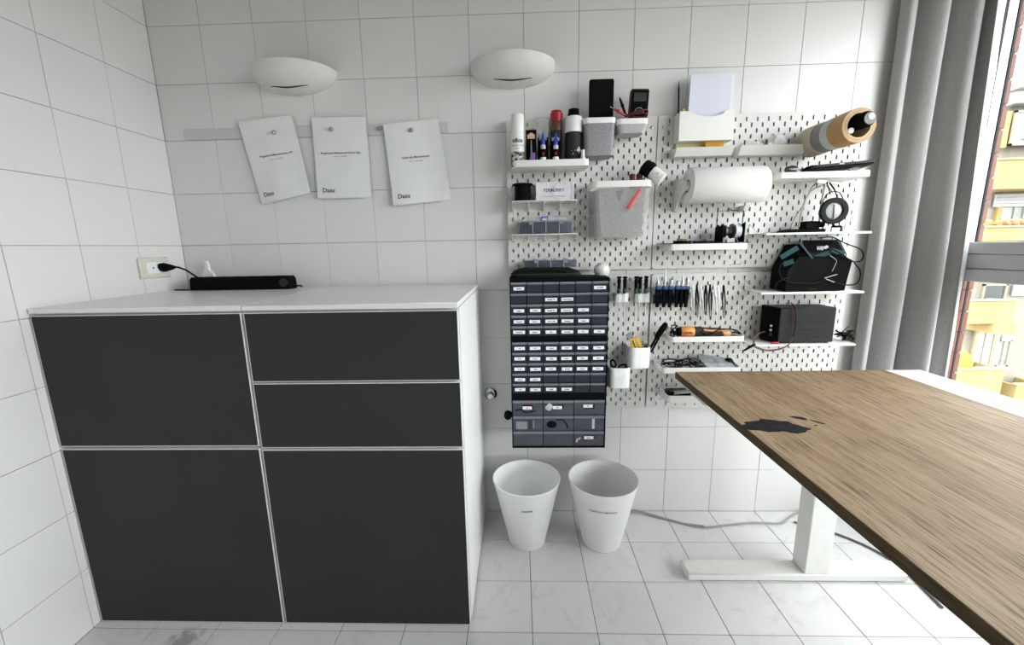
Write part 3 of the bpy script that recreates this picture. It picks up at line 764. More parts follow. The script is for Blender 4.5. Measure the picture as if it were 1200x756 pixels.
# ------------------------------------------------------------------ shelves
YB = PB - .0006      # things touch the board face here
def tray_shelf(u0, u1, v, label, depth=.125, h=.022, width=None):
    yf = YB - depth; a = at(u0, v, yf + .003); b = at(u1, v, yf + .003)
    t = thing('tray_shelf', label, 'shelf', ((a.x+b.x)/2, YB, a.z), 'white tray shelves on the pegboards')
    z0 = (a.z + b.z)/2 - h/2
    mb = MB(); tray(mb, a.x, b.x, yf, YB, z0, z0 + h, .014, .003, .003); obj('tray', mb, WHITE, t)
    return t, a.x, b.x, z0 + .003, yf
def gusset_shelf(u0, u1, v, label, depth=.085, back=.035, n=5):
    yf = YB - depth; a = at(u0, v, yf); b = at(u1, v, yf); z = (a.z + b.z)/2
    t = thing('bracket_shelf', label, 'shelf', ((a.x+b.x)/2, YB, z - back), 'printed shelves with ribs below')
    mb = MB().box(a.x, b.x, yf, YB, z - .003, z, .0008); mb.box(a.x, b.x, YB - .003, YB, z - back, z - .003); obj('plate', mb, WHITE, t)
    for k in range(n):
        x = a.x + .0012 + (b.x - a.x - .0024)*k/(n-1)
        mb = MB().prism([(YB - .003, z - .003), (yf + .002, z - .003), (yf + .002, z - .006), (YB - .003, z - back)], x - .0012, x + .0012, 'yz'); obj('rib', mb, WHITE, t, smooth=0)
    return t, a.x, b.x, z, yf
def wire_shelf(u0, u1, v, label, depth=.12, left=True):
    yf = YB - depth; a = at(u0, v, yf); b = at(u1, v, yf); z = (a.z + b.z)/2
    t = thing('wire_shelf', label, 'shelf', ((a.x+b.x)/2, YB, z), 'thin white shelves with wire side stays')
    mb = MB().box(a.x, b.x, yf, YB, z - .0035, z, .001); mb.box(a.x, b.x, yf - .001, yf + .003, z - .0075, z - .003, .001); obj('plate', mb, WHITE2, t)
    for x in (a.x + .004, b.x - .004):
        mb = MB().tube([(x, yf + .06, z + .001), (x, YB - .001, z + .035), (x, YB - .001, z - .01)], .0014, 6, 0); obj('stay', mb, STEELW, t)
    return t, a.x, b.x, z, yf

# upper left board -------------------------------------------------
S1 = tray_shelf(601, 690.5, 191, 'white tray shelf carrying the spray can and glue bottles', .12)
zb = S1[3] + .0004
def xat(u, v, y): return at(u, v, y).x
def zat(u, v, y): return at(u, v, y).z
# white spray can
y = -.085
x = xat(606.5, 160, y); zt = zat(606, 134.5, y); r = .0245
t = thing('spray_can', 'white spray can with camouflage base, left end of the top shelf', 'spray can', (x, y, zb))
H = zt - zb
mb = MB().turned([(0, r*.9), (.012, r), (.66, r), (.68, r*.93), (.69, r*.93)], (x, y, zb), (x, y, zb + H)); obj('can', mb, WHITE2, t)
mb = MB().turned([(0, r*.97), (.93, r*.93), (1, r*.8)], (x, y, zb + H*.69), (x, y, zb + H)); obj('cap', mb, WHITE2, t)
mb = MB(); rr = r*1.012
mb.turned([(0, rr), (1, rr)], (x, y, zb + .003), (x, y, zb + H*.30), cap=False); obj('printed_band', mb, CAMO, t, 'black and white camouflage print', smooth=60)
mb = MB()
def wrap_text(mb, s, size, cx, cy, z, r, off=.0004, a0=0.0, bold=0):
    tmp = MB(); text(tmp, s, size, (0, 0, 0), (1, 0, 0), (0, 1, 0), 0, 'CENTER', bold)
    b = len(mb.v)
    for p in tmp.v:
        a = p.x/r + a0; mb.v.append(V((cx + (r+off)*math.sin(a), cy - (r+off)*math.cos(a), z + p.y)))
    for f in tmp.f: mb.f.append([b+i for i in f]); mb.m.append(0)
wrap_text(mb, 'nilox', .020, x, y, zb + H*.47, r, bold=.0006); wrap_text(mb, 'CLEAN AIR DUSTER', .0058, x, y, zb + H*.40, r); wrap_text(mb, '400 ml', .0055, x, y, zb + H*.345, r)
obj('printed_text', mb, INK, t, smooth=0)
# carded glue
def glue(u0, u1, vt, vb, yy, cardm, nozzle, label, clear):
    a = at(u0, vb, yy); b = at(u1, vt, yy); t = thing('glue_pack', label, 'glue', ((a.x+b.x)/2, yy, zb), 'carded glue tubes')
    w = b.x - a.x; h = b.z - zb
    mb = MB().box(a.x, b.x, yy, yy + .0015, zb, zb + h*(.62 if clear else 1)); obj('card', mb, BLACK, t, smooth=0); L0 = .022; h -= L0
    if clear and u0 < 640: mb = MB().box(a.x, b.x, yy + .001, yy + .002, zb + (h+L0)*.62, zb + h + L0); obj('clear_header', mb, CLEAR, t, smooth=0)
    cx = (a.x + b.x)/2
    mb = MB(); mb.prism([(cx - w*.36, zb + L0 + h*(.50 if clear else .72)), (cx + w*.36, zb + L0 + h*(.50 if clear else .72)), (cx + w*.36, zb + L0 + h*(.57 if clear else .84)), (cx, zb + L0 + h*(.61 if clear else .92)), (cx - w*.36, zb + L0 + h*(.57 if clear else .84))], yy - .0008, yy); obj('logo_patch', mb, cardm, t, smooth=0)
    if nozzle:
        r = w*.27
        mb = MB().turned([(0, r*1.1), (.36, r*1.1)], (cx, yy - r*1.25, zb + .001), (cx, yy - r*1.25, zb + L0 + h*.99*.62*1.35)); 
        mb = MB().turned([(0, r), (1, r)], (cx, yy - r*1.2, zb + .0005), (cx, yy - r*1.2, zb + L0 + h*.26), 16); obj('tube', mb, BLACK, t)
        mb = MB().turned([(0, r*1.02), (1, r*1.02)], (cx, yy - r*1.2, zb + .0005), (cx, yy - r*1.2, zb + L0 + h*.07), 16); obj('base_band', mb, WHITE2, t)
        mb = MB().box(cx - .0035, cx + .0035, yy - r*2.35, yy - r*2.1, zb + L0 + h*.11, zb + L0 + h*.18); obj('label_mark', mb, RED, t, smooth=0)
        mb = MB().turned([(0, r*.85), (.8, r*.85), (1, r*.5)], (cx, yy - r*1.2, zb + L0 + h*.26), (cx, yy - r*1.2, zb + L0 + h*.38), 16); obj('collar', mb, LGREY, t)
        mb = MB().turned([(0, r*.65), (.25, r*.65), (.35, r*.95), (.5, r*.5), (1, r*.22)], (cx, yy - r*1.2, zb + L0 + h*.38), (cx, yy - r*1.2, zb + L0 + h*.66), 16); obj('nozzle', mb, BLUE, t)
    else:
        mb = MB().turned([(0, w*.18), (.3, w*.16), (.5, w*.08), (1, w*.05)], (cx, yy - .009, zb + .001), (cx, yy - .009, zb + L0 + h*.66), 14); obj('tube', mb, GREY, t)
        mb = MB().box(cx - w*.05, cx + w*.38, yy - .0175, yy - .0165, zb + .002, zb + L0 + h*.25); obj('label_mark', mb, PURPLE, t, smooth=0)
glue(616.5, 628.5, 152, 186, -.092, mat('peach_print', (.6, .42, .30), .6), False, 'black carded glue pack beside the white spray can', False)
glue(630, 642.5, 139, 186, -.096, XWHITE, True, 'clear-topped glue pack with blue nozzle, between the black card and red-capped bottle', True)
# red cap bottle
y = -.062; x = xat(652, 160, y); zt = zat(651, 130.5, y); H = zt - zb; r = .0215
t = thing('red_cap_bottle', 'translucent brown bottle with a red cap on the top shelf', 'bottle', (x, y, zb))
mb = MB().turned([(0, r*.92), (.02, r), (.78, r), (.84, r*.93)], (x, y, zb), (x, y, zb + H)); obj('bottle', mb, BROWN, t)
mb = MB().turned([(0, r*1.015), (1, r*1.015)], (x, y, zb + H*.25), (x, y, zb + H*.66), cap=False); obj('wrap_label', mb, DGREY, t, smooth=60)
mb = MB().turned([(0, r*1.02), (.75, r*1.04), (.8, r*.94), (1, r*.88)], (x, y, zb + H*.82), (x, y, zb + H)); obj('cap', mb, RED, t)
glue(644.5, 657.5, 141, 186, -.099, XWHITE, True, 'glue pack with blue nozzle in front of the red-capped bottle', True)
# black cap bottle
y = -.075; x = xat(672, 160, y); zt = zat(672, 128.5, y); H = zt - zb; r = .031
t = thing('black_cap_bottle', 'dark bottle with white sleeve, black cap and hazard diamond', 'bottle', (x, y, zb))
mb = MB().turned([(0, r*.93), (.02, r*.97), (.60, r*.97), (.62, r)], (x, y, zb), (x, y, zb + H)); obj('bottle', mb, DGREY, t)
mb = MB().turned([(0, r*1.03), (.85, r*1.03), (1, r*.9)], (x, y, zb + H*.60), (x, y, zb + H*.87)); obj('sleeve', mb, WHITE2, t)
mb = MB().turned([(0, r*.72), (.3, r*.74), (.4, r*.66), (1, r*.6)], (x, y, zb + H*.86), (x, y, zb + H)); obj('cap', mb, BLACK, t)
mb = MB()
for s_, zz, a0 in (('A', .20, -.15), ):
    wrap_text(mb, s_, .011, x, y, zb + H*zz, r*.975, a0=a0)
for k in range(4): a0 = .42
P_ = lambda a, z: V((x + r*.985*math.sin(a), y - r*.985*math.cos(a), z))
zc = zb + H*.28; mb.add([P_(.62, zc - .014), P_(.95, zc), P_(.62, zc + .014), P_(.28, zc)], [[0, 1, 2, 3]]); mb.add([P_(-.35, zc - .002), P_(.15, zc - .002), P_(.15, zc), P_(-.35, zc)], [[0, 1, 2, 3]])
for k in range(3): z_ = zb + H*(.40 + .05*k); mb.add([P_(-.7, z_), P_(.7, z_ + .004), P_(.7, z_ + .005), P_(-.7, z_ + .001)], [[0, 1, 2, 3]])
obj('printed_marks', mb, LGREY, t, smooth=0)
y = -.11; x = xat(683, 180, y)
mb = MB().turned([(0, .010), (.5, .010), (.55, .007), (1, .0065)], (x, y, zb), (x, y, zb + .054), 16); solo('small_white_bottle', mb, WHITE, 'tiny white bottle at the right end of the top shelf', 'bottle')
# speckled bins
def speck_bin(u0, u1, vt, vrim, vb, name, label, mm, taper, yf=-.115):
    a = at(u0, (vt+vrim)/2, yf); b = at(u1, (vt+vrim)/2, yf); zt = zat((u0+u1)/2, vt, yf); zr = zat((u0+u1)/2, vrim, yf); z0 = zat((u0+u1)/2, vb, yf + taper)
    t = thing(name, label, 'container', ((a.x+b.x)/2, YB, z0), 'white rimmed speckled containers')
    mb = MB(); tray(mb, a.x + .002, b.x - .002, yf + .002, YB, z0, zr, .015, .002, .003, taper); obj('body', mb, mm, t)
    mb = MB(); tray(mb, a.x, b.x, yf, YB, zr, zt, .017, .004, 0); 
    mb = MB().loft([rr3(a.x, b.x, yf, YB, .017, zr), rr3(a.x, b.x, yf, YB, .017, zt), rr3(a.x+.004, b.x-.004, yf+.004, YB-.004, .013, zt), rr3(a.x+.004, b.x-.004, yf+.004, YB-.004, .013, zr), rr3(a.x, b.x, yf, YB, .017, zr)], False, False); obj('rim', mb, WHITE2, t)
    return t, a.x, b.x, z0, zt, yf
B1 = speck_bin(684.5, 722.5, 137.5, 144, 182, 'deep_container', 'deep grey speckled container with white rim holding the black phone', SPECK, .004)
B2 = speck_bin(723.5, 760.5, 138.5, 145, 155.5, 'shallow_container', 'shallow pale speckled tray with white rim under the multimeter', SPECKL, .010)
# phone
y = -.075; a = at(690.5, 93.5, y); b = at(719.5, 93.5, y)
mb = MB(); mb.loft([[V((p[0], yy, p[1])) for p in rrect(a.x + e, b.x - e, B1[3] + .006 + e, a.z - e, .007)] for yy, e in ((y - .0045, .0015), (y - .003, 0), (y + .003, 0), (y + .0045, .0015))])
t = thing('black_phone', 'black rectangular phone-like slab standing in the speckled container', 'phone', ((a.x+b.x)/2, y, B1[3] + .006)); obj('case', mb, BLACK, t)
mb = MB().box(a.x + .004, b.x - .004, y - .0052, y - .0046, B1[3] + .02, a.z - .006); obj('screen', mb, BLACKG, t)
# multimeter
t = thing('multimeter', 'red-edged black multimeter leaning in the shallow container', 'multimeter', (at(746, 140, -.08).x, -.08, B2[3] + .004))
y = -.075
A, B_, C_, D_ = at(735.0, 150, y), at(757.0, 150, y), at(760.5, 105, y), at(739, 105, y)
def quadring(cs, yy, e, r=.25):
    c = sum(cs, V((0,0,0)))/4; out = []
    for k in range(4):
        p, nx_, pv = cs[k], cs[(k+1) % 4], cs[k-1]
        p2, n2, v2 = p + (c-p)*e, nx_ + (c-nx_)*e, pv + (c-pv)*e
        d1, d2 = (v2-p2), (n2-p2)
        rr_ = min(.008, d1.length*.4, d2.length*.4)
        for q_ in range(4):
            f = q_/3; out.append(p2 + d1.normalized()*rr_*(1-f)**2 + d2.normalized()*rr_*f**2)
    return [V((p.x, yy, p.z)) for p in out]
cs = [A, B_, C_, D_]
mb = MB().loft([quadring(cs, y - .012, .10), quadring(cs, y - .008, 0), quadring(cs, y + .010, 0), quadring(cs, y + .014, .1)]); obj('holster', mb, DRED, t)
def inner(cs, s0, s1, t0, t1, yy):
    P = lambda s, t_: cs[0]*(1-s)*(1-t_) + cs[1]*s*(1-t_) + cs[2]*s*t_ + cs[3]*(1-s)*t_
    return [V((p.x, yy, p.z)) for p in (P(s0, t0), P(s1, t0), P(s1, t1), P(s0, t1))]
mb = MB().loft([inner(cs, .06, .94, .05, .955, y - .0125), inner(cs, .08, .92, .06, .945, y - .015)]); obj('front_panel', mb, BLACK, t)
mb = MB().loft([inner(cs, .16, .84, .66, .88, y - .0152), inner(cs, .17, .83, .67, .87, y - .0158)]); obj('display', mb, mat('lcd', (.035, .045, .045), .2), t, 'dark grey display')
mb = MB().turned([(0, .0095), (1, .008)], inner(cs, .5, .5, .38, .38, y - .0155)[0], inner(cs, .5, .5, .38, .38, y - .020)[0], 16); obj('dial', mb, DGREY, t)
mb = MB()
c0 = inner(cs, .5, .5, .38, .38, y - .0154)[0]
for k in range(14):
    a = PI*(-.1 + 1.2*k/13); p = c0 + V((.0145*math.cos(a), 0, .0145*math.sin(a))); mb.box(p.x - .0016, p.x + .0016, p.y - .0002, p.y, p.z - .0009, p.z + .0009)
obj('dial_marks', mb, LGREY, t, smooth=0)
def probe(u0, v0, u1, v1, m, label, y0=-.095, y1=-.12):
    a = at(u0, v0, y0); b = at(u1, v1, y1)
    t = thing('test_probe', label, 'probe', a)
    d = b - a
    mb = MB().turned([(0, .004), (.5, .0042), (.62, .0065), (.66, .0042), (.85, .0038), (1, .002)], a, a + d*.84, 12); obj('grip', mb, m, t)
    mb = MB().cyl(a + d*.82, b, .001, n=6); obj('tip', mb, STEEL, t)
probe(734, 137, 724.5, 110, BLACK, 'black test probe pointing up left of the multimeter')
probe(735, 136.5, 715, 125, RED, 'red test probe lying across toward the phone')
mb = MB().tube([at(732, 137, -.10), at(742, 132, -.105), at(752, 129.5, -.105), at(758, 128.5, -.10), at(759, 132, -.10), at(756, 136, -.095), at(748, 137, -.095), at(738, 136, -.10), at(734, 134, -.10)], .0024)
mb.tube([at(734, 136, -.107), at(744, 133.5, -.112), at(755, 132.5, -.11), at(758.5, 135.5, -.105), at(750, 139.5, -.107)], .0024)
solo('red_test_lead', mb, DRED, 'dark red cable looped across the foot of the multimeter', 'cable')
# ribbed shelf with wire spool and card box
S2 = gusset_shelf(600, 677, 234.5, 'ribbed white shelf holding the black wire spool and white box')
y = -.068; z = S2[3] + .0004; x = xat(612.5, 228, y); r = .0385*.98; zt = zat(612, 216, y)
t = thing('wire_spool', 'spool wound with black wire on the ribbed shelf', 'spool', (x, y, z))
hh = zt - z
mb = MB().turned([(0, r), (.07, r), (.07, r*.8), (.93, r*.8), (.93, r), (1, r)], (x, y, z), (x, y, zt), 28); obj('reel', mb, BLACK, t)
mb = MB()
for k in range(9): 
    zz = z + hh*(.13 + .74*k/8); mb.tube([V((x + (r*.80)*math.cos(a), y + (r*.80)*math.sin(a), zz + .001*math.sin(a))) for a in [2*PI*i/20 for i in range(21)]], .0019, 5, 0)
obj('wire_winding', mb, BLACKG, t)
yb_ = -.055; a = at(628, 233, -.085); b = at(673, 212.5, -.085)
t = thing('small_carton', 'white carton with a dark printed brand word, on the ribbed shelf', 'box', ((a.x+b.x)/2, -.06, z))
mb = MB().box(a.x, b.x, -.085, -.030, z, b.z, .0006); obj('carton', mb, LILAC, t)
mb = MB(); cx = (a.x+b.x)/2 - .004; hz = b.z - z
text(mb, 'FERMERRY', .0165, (cx, -.0852, z + hz*.47), XD, ZD, .0003, 'CENTER', .0001); text(mb, 'Premium Silicone Wire Assortment', .0058, (cx, -.0852, z + hz*.2), XD, ZD, .0003, 'CENTER', 0)
for k in range(6): mb.box(a.x + .02 + k*.017, a.x + .0225 + k*.017, -.0856, -.0852, b.z - .009, b.z - .0065)
obj('printed_text', mb, mat('plum_ink', (.07, .03, .09), .7), t, smooth=0)
mb = MB().box(b.x - .011, b.x - .008, -.0856, -.0851, z, b.z); obj('flap_edge', mb, LGREY, t, smooth=0)
mb = MB().tube([at(669, 216, -.0905), at(666, 211.5, -.0905), at(660, 214, -.090), at(654, 214, -.0895), at(650, 219, -.0895), at(641, 225, -.0895), at(646, 226, -.0895), at(650, 220, -.0895), at(649, 228, -.0895), at(655, 234, -.092)], .0007, 5); solo('loose_thread', mb, LGREY, 'thin pale wire strand hanging over the white carton', 'wire')
# second ribbed shelf with organiser
S3 = gusset_shelf(600, 677, 274, 'ribbed white shelf holding the clear compartment box', back=.024)
def organiser(x0, x1, y0, y1, z0, z1, n, label, name='parts_organiser', lid=SMOKE):
    t = thing(name, label, 'organiser box', ((x0+x1)/2, (y0+y1)/2, z0), 'clear compartment boxes')
    mb = MB(); tray(mb, x0, x1, y0, y1, z0, z1 - .004, .003, .0015, .0015, n=2); obj('body', mb, SMOKE, t)
    mb = MB().box(x0 - .001, x1 + .001, y0 - .001, y1 + .001, z1 - .004, z1, .001); obj('lid', mb, CLEAR, t)
    w = (x1 - x0)/n
    for k in range(1, n):
        mb = MB().box(x0 + w*k - .0008, x0 + w*k + .0008, y0 - .0004, y1 - .002, z0 + .002, z1 - .0045); obj('divider', mb, LGREY, t, smooth=0)
    for k in range(n):
        mb = MB().box(x0 + w*(k + .1), x0 + w*(k + .9), y0 + .003, y1 - .003, z0 + .002, z0 + (z1 - z0)*.62); obj('contents', mb, PARTSB, t)
    for fx in (.22, .78):
        xx = x0 + (x1 - x0)*fx; mb = MB().box(xx - .009, xx + .009, y0 - .0035, y0 - .001, z1 - .014, z1 + .0005, .0008); obj('latch', mb, DRAWEL, t)
    return t
z = S3[3] + .0004; a = at(609, 273, -.09); b = at(671, 258, -.09)
organiser(a.x, b.x, -.09, -.032, z, b.z, 4, 'blue-grey compartment box on the lower ribbed shelf')
zt = b.z + .0007; a2 = at(611, 257, -.07); b2 = at(667, 254, -.07)
t = thing('bagged_components', 'clear crinkled bag with a blue label on top of the compartment box', 'bag', ((a2.x+b2.x)/2, -.06, zt))
rnd = random.Random(4); mb = MB(); N = 14
topg = [[V((a2.x + (b2.x - a2.x)*i/N, -.085 + .05*j/4, zt + (.0 if i in (0, N) or j in (0, 4) else .010 + .006*rnd.random()))) for i in range(N+1)] for j in range(5)]
mb.loft(topg, False, False, closed=False); mb.add([(a2.x, -.085, zt), (b2.x, -.085, zt), (b2.x, -.035, zt), (a2.x, -.035, zt)], [[0, 1, 2, 3]]); obj('bag', mb, mat('crinkled_plastic', (.7, .71, .74), .2, alpha=.6, var=.1, scale=90), t, smooth=0)
xm = a2.x*.52 + b2.x*.48
mb = MB().box(xm - .012, xm + .012, -.0872, -.0858, zt + .001, zt + .0145); obj('blue_tag', mb, BLUE, t); 
mb = MB(); text(mb, '600PCS', .0052, (xm, -.0873, zt + .006), XD, ZD, .0003, 'CENTER', .0002); mb.box(xm - .009, xm + .009, -.0876, -.0872, zt + .002, zt + .0045); obj('printed_text', mb, WHITE2, t, smooth=0)
# frosted bin with felt
yf = -.135; a = at(693, 222, yf); b = at(766, 222, yf); z0 = zat(728, 279.5, yf + .01); zr = zat(728, 219, yf); zt = zat(728, 211.5, yf)
t = thing('frosted_bin', 'large frosted bin with white rim holding grey felt and red-handled tools', 'bin', ((a.x+b.x)/2, YB, z0))
mb = MB(); tray(mb, a.x + .004, b.x - .004, yf + .004, YB, z0, zr, .02, .0018, .003, .004); obj('body', mb, FROST, t)
mb = MB().loft([rr3(a.x, b.x, yf, YB, .024, zr), rr3(a.x, b.x, yf, YB, .024, zt), rr3(a.x+.005, b.x-.005, yf+.005, YB-.005, .019, zt), rr3(a.x+.005, b.x-.005, yf+.005, YB-.005, .019, zr), rr3(a.x, b.x, yf, YB, .024, zr)], False, False); obj('rim', mb, WHITE, t)
bx0, bx1 = a.x, b.x
mb = MB(); rnd = random.Random(9)
poly = [(bx0 + .045, z0 + .006), (bx1 - .032, z0 + .006), (bx1 - .028, zr - .07), (bx1 - .020, zr - .002), (bx0 + .12, zr - .004), (bx0 + .105, zr - .05), (bx0 + .085, zr - .004), (bx0 + .030, zr - .002), (bx0 + .034, zr - .07)]
mb.prism(poly, yf + .022, yf + .09); solo('grey_felt_sheet', mb, FELT, 'folded speckled grey felt seen through the frosted bin', 'felt')
def handle(p0, p1, r, m, name, label, cat_='tool', ribs=True):
    mb = MB(); prof = [(0, r*.8), (.05, r)] + [(x_, r*(1 if k % 2 else .86)) for k, x_ in enumerate([.15, .25, .35, .45, .55, .65, .75])] + [(.92, r*.95), (1, r*.6)]
    mb.turned(prof, p0, p1, 14); return solo(name, mb, m, label, cat_, 'red tool handles in the frosted bin')
handle(at(750, 222, yf + .016), at(734, 246, yf + .016), .0135, mat('faded_red', (.55, .10, .09), .5), 'red_tool', 'red tool handle slanting inside the front of the frosted bin')
handle(at(741, 225, -.09), at(741, 204, -.09), .0115, DRED, 'screwdriver', 'dark red handle, left of the pair rising above the frosted bin')
handle(at(749, 225, -.09), at(749.5, 203, -.09), .0125, DRED, 'screwdriver', 'dark red handle, right of the pair rising above the frosted bin')
# jar lying on the bin
p0 = at(756, 196, -.10); p1 = at(778, 212, -.13); d = (p1 - p0); L_ = d.length
p0 = p0 - d.normalized()*.008
t = thing('tilted_jar', 'small white jar with black lid lying tilted over the frosted bin edge', 'jar', (p0.x, p0.y, min(p0.z, p1.z)))
mb = MB().turned([(0, .021), (.03, .0255), (.42, .026), (.5, .025)], p0, p0 + d*.92, 24); obj('lid', mb, BLACK, t)
mb = MB().turned([(0, .0225), (.03, .024), (.97, .024), (1, .022)], p0 + d*.46, p0 + d*1.02, 24); obj('body', mb, WHITE, t)
mb = MB().tube([p0 + d*.05 + V((.010, -.004, .016)), p0 + d*.2 + V((.022, -.004, .018)), p0 + d*.42 + V((.016, -.004, .016))], .003); obj('strap', mb, mat('maroon', (.10, .02, .03), .5), t)
mb = MB(); nn = ray(770, 205); uu = d.normalized(); pc = p0 + d*.75
vv = uu.cross(V((0, -1, 0))).normalized(); ww = vv.cross(uu).normalized(); 
if ww.y > 0: ww = -ww
for s_ in (-.1,): mb.add([pc + ww*.0245 + uu*(s_*.02) + vv*e for e in (-.004, .004)] + [pc + ww*.0245 + uu*(s_*.02 + .002) + vv*e for e in (.004, -.004)], [[0, 1, 2, 3]])
obj('printed_text', mb, INK, t, smooth=0)

# ------------------------------------------------------------------ black drawer units
FY = -.155
def unit(u0, u1, vt, vb, label, cols, rows, gx, gy, labels, big=False, name='drawer_unit', vt_abs=None):
    xa, xb = 1.3370, 1.7010
    z1 = zat(655, vt, FY); z0 = zat(655, vb, FY)
    t = thing(name, label, 'drawer unit', ((xa+xb)/2, -.08, z0), 'stacked black drawer units')
    X0, X1 = [xat(g, (gy[0]+gy[1])/2, FY) for g in gx]; Z1, Z0 = [zat(655, g, FY) for g in gy]
    pw, ph = (X1 - X0)/cols, (Z1 - Z0)/rows
    mb = MB(); mb.box(xa, xb, -.030, -.026, z0, z1)
    mb.box(xa, X0 - .002, FY - .003, -.030, z0, z1); mb.box(X1 + .001, xb, FY - .003, -.030, z0, z1)
    mb.box(X0 - .002, X1 + .001, FY - .003, -.030, Z1 + .001, z1); mb.box(X0 - .002, X1 + .001, FY - .003, -.030, z0, Z0 - .0005)
    for k in range(1, rows): mb.box(X0 - .002, X1 + .001, FY + .002, -.030, Z0 + ph*k - .0008, Z0 + ph*k + .0008)
    for k in range(1, cols): mb.box(X0 + pw*k - .0010, X0 + pw*k + .0002, FY + .002, -.030, Z0, Z1)
    obj('housing', mb, BLACK, t, smooth=0)
    m1 = m2 = m3 = None
    w, h = pw - .0028, ph - .003
    for r_ in range(rows):
        for c_ in range(cols):
            bx, bz = X0 + pw*c_, Z1 - ph*(r_+1) + .001
            base = V((bx, FY, bz)) - wloc(t)
            if m1 is None:
                mb = MB()
                mb.box(0, w, 0, .003, 0, h, .0004); mb.box(0, .0012, .003, .09, 0, h*.75); mb.box(w - .0012, w, .003, .09, 0, h*.75); mb.box(.0012, w - .0012, .003, .09, 0, .001)
                e = .0022 if not big else .003
                for q_ in ((0, w, 0, e), (0, e, e, h*.8), (w - e, w, e, h*.8)): mb.box(q_[0], q_[1], -.0015, .0005, q_[2], q_[3])
                o = obj('drawer', mb, DRAWEC if big else DRAWER, None, smooth=0); m1 = o.data; bpy.data.objects.remove(o)
                mb = MB(); lh = h*(.20 if big else .26); mb.prism([(-.001, h), (-.007, h - .001), (-.0065, h - lh*.55), (-.0012, h - lh)], 0.0, w, 'yz'); 
                o = obj('pull_lip', mb, DRAWEL, None, smooth=0); m2 = o.data; bpy.data.objects.remove(o)
            dr = bpy.data.objects.new('drawer', m1); col.objects.link(dr); dr.parent = t; dr.location = base
            lp = bpy.data.objects.new('pull_lip', m2); col.objects.link(lp); lp.parent = dr
            if (r_, c_) in labels:
                txt, lw, dx, dz, rot = labels[(r_, c_)]
                mb = MB()
                mb.box(-lw/2, lw/2, -.0006, 0, 0, .0125); mb.mat(1)
                tw_ = min(.85, .13*len(txt))*lw; mb2 = MB(); text(mb2, txt, .0062, (0, -.0006, .0040), XD, ZD, .0003, 'CENTER', .00025); mb.add(mb2.v, mb2.f)
                M = Matrix.Translation(V((w/2 + dx, -.0016, h*.20 + dz if not big else h*.45 + dz))) @ Matrix.Rotation(rot, 4, 'Y')
                mb.xf(M); o = obj('paper_label', mb, [PAPER, INK], None, smooth=0); o.parent = dr
                if (r_ + c_) % 2 == 0 or True:
                    mb = MB().box(-lw/2 - .002, lw/2 + .002, -.0010, 0, -.0022, .0145); mb.xf(Matrix.Translation(V((w/2, -.0002, h*.20 if not big else h*.45))))
                    o = obj('label_slot', mb, BLACK, None, smooth=0); o.parent = dr
    return t, X0, X1, Z0, Z1, pw, ph, w, h
rnd = random.Random(2)
def lab(keys, words, lw=.040, ):
    d = {}
    for i, k in enumerate(keys): d[k] = (words[i % len(words)], lw if len(words[i % len(words)]) < 8 else lw*1.1, rnd.uniform(-.0012, .0012), rnd.uniform(-.0006, .0006), rnd.uniform(-.02, .02))
    return d
k1 = [(0,0),(0,5),(1,2),(1,3)] + [(2,c) for c in range(5)] + [(3,c) for c in range(5)] + [(4,c) for c in range(6)]
k2 = [(0,c) for c in range(6)] + [(1,c) for c in range(6)] + [(2,c) for c in range(6)] + [(3,0),(3,1)] + [(4,c) for c in range(4)]
w1 = ['Molex', 'Led 5050', 'Mosfet TO', 'Switch 12mm', 'Relay', 'Diodi', 'Mosfet TO', 'Step down', 'Fuse', 'Trimmer', 'Zener', 'Conn. USB', 'Resistori', 'Quarzi', 'Transistor', 'Buzzer', 'LM', 'Ceramici', 'Viti', 'NTC']
w2 = ['1K', '10', '100 nF', '10.2k', '22.0k', '33.7k', '47.5k', '51.7k', '56.2k', '68.4k', '75.0k', '82.6k', '91.5k', '120.k', '150.7k', '220.4k', '270.2k', '330.6k', '470.2k', '680.1k', '1M', '2.2M', '4.7M', '10 Meg']
U1 = unit(0, 0, 325.5, 397.5, 'top black drawer unit with thirty small drawers', 6, 5, (599.0, 712.7), (329.5, 393.5), lab(k1, w1))
U2 = unit(0, 0, 397.7, 463.8, 'middle black drawer unit with thirty labelled small drawers', 6, 5, (600.4, 710.6), (400.0, 460.5), lab(k2, w2))
k3 = {(0,0): ('Jst', .036, -.002, -.003, 0), (0,1): ('Fili', .036, -.004, -.002, .01), (0,2): ('5V', .036, -.005, .003, 0), (2,2): ('Servo', .036, .0, 0, .0)}
U3 = unit(0, 0, 464.0, 524.5, 'bottom black drawer unit with nine large clear drawers', 3, 3, (601.3, 708.6), (468.5, 522.5), k3, True)
# contents glimpsed through the clear drawers
_, X0, X1, Z0, Z1, pw, ph, w, h = U3
dd = [c for c in bpy.data.objects if c.parent == U3[0] and c.name.startswith('drawer')]
dd.sort(key=lambda o: (-round(o.location.z, 3), o.location.x))
def inside(i, mb, m): 
    o = obj('contents', mb, m, None); o.parent = dd[i]
inside(0, MB().box(.040, .085, -.0008, 0, h*.62, h*.68, .0004).box(.05, .078, -.0009, 0, h*.70, h*.73, .0003), RED)
inside(0, MB().tube([(.01, -.001, h*.3), (.03, -.001, h*.42), (.05, -.001, h*.2), (.09, -.001, h*.3)], .0022, 6), BLACK)
inside(1, MB().sphere((.022, -.0005, h*.55), .014, 10, 6, sy=.15, jitter=.4), LGREY)
inside(3, MB().box(.012, .055, -.0006, 0, h*.1, h*.62), GREY); inside(3, MB().box(.078, .083, -.0006, 0, h*.15, h*.7), GREY)
inside(3, MB().box(.060, .074, -.0009, 0, h*.08, h*.72), PARTSB)
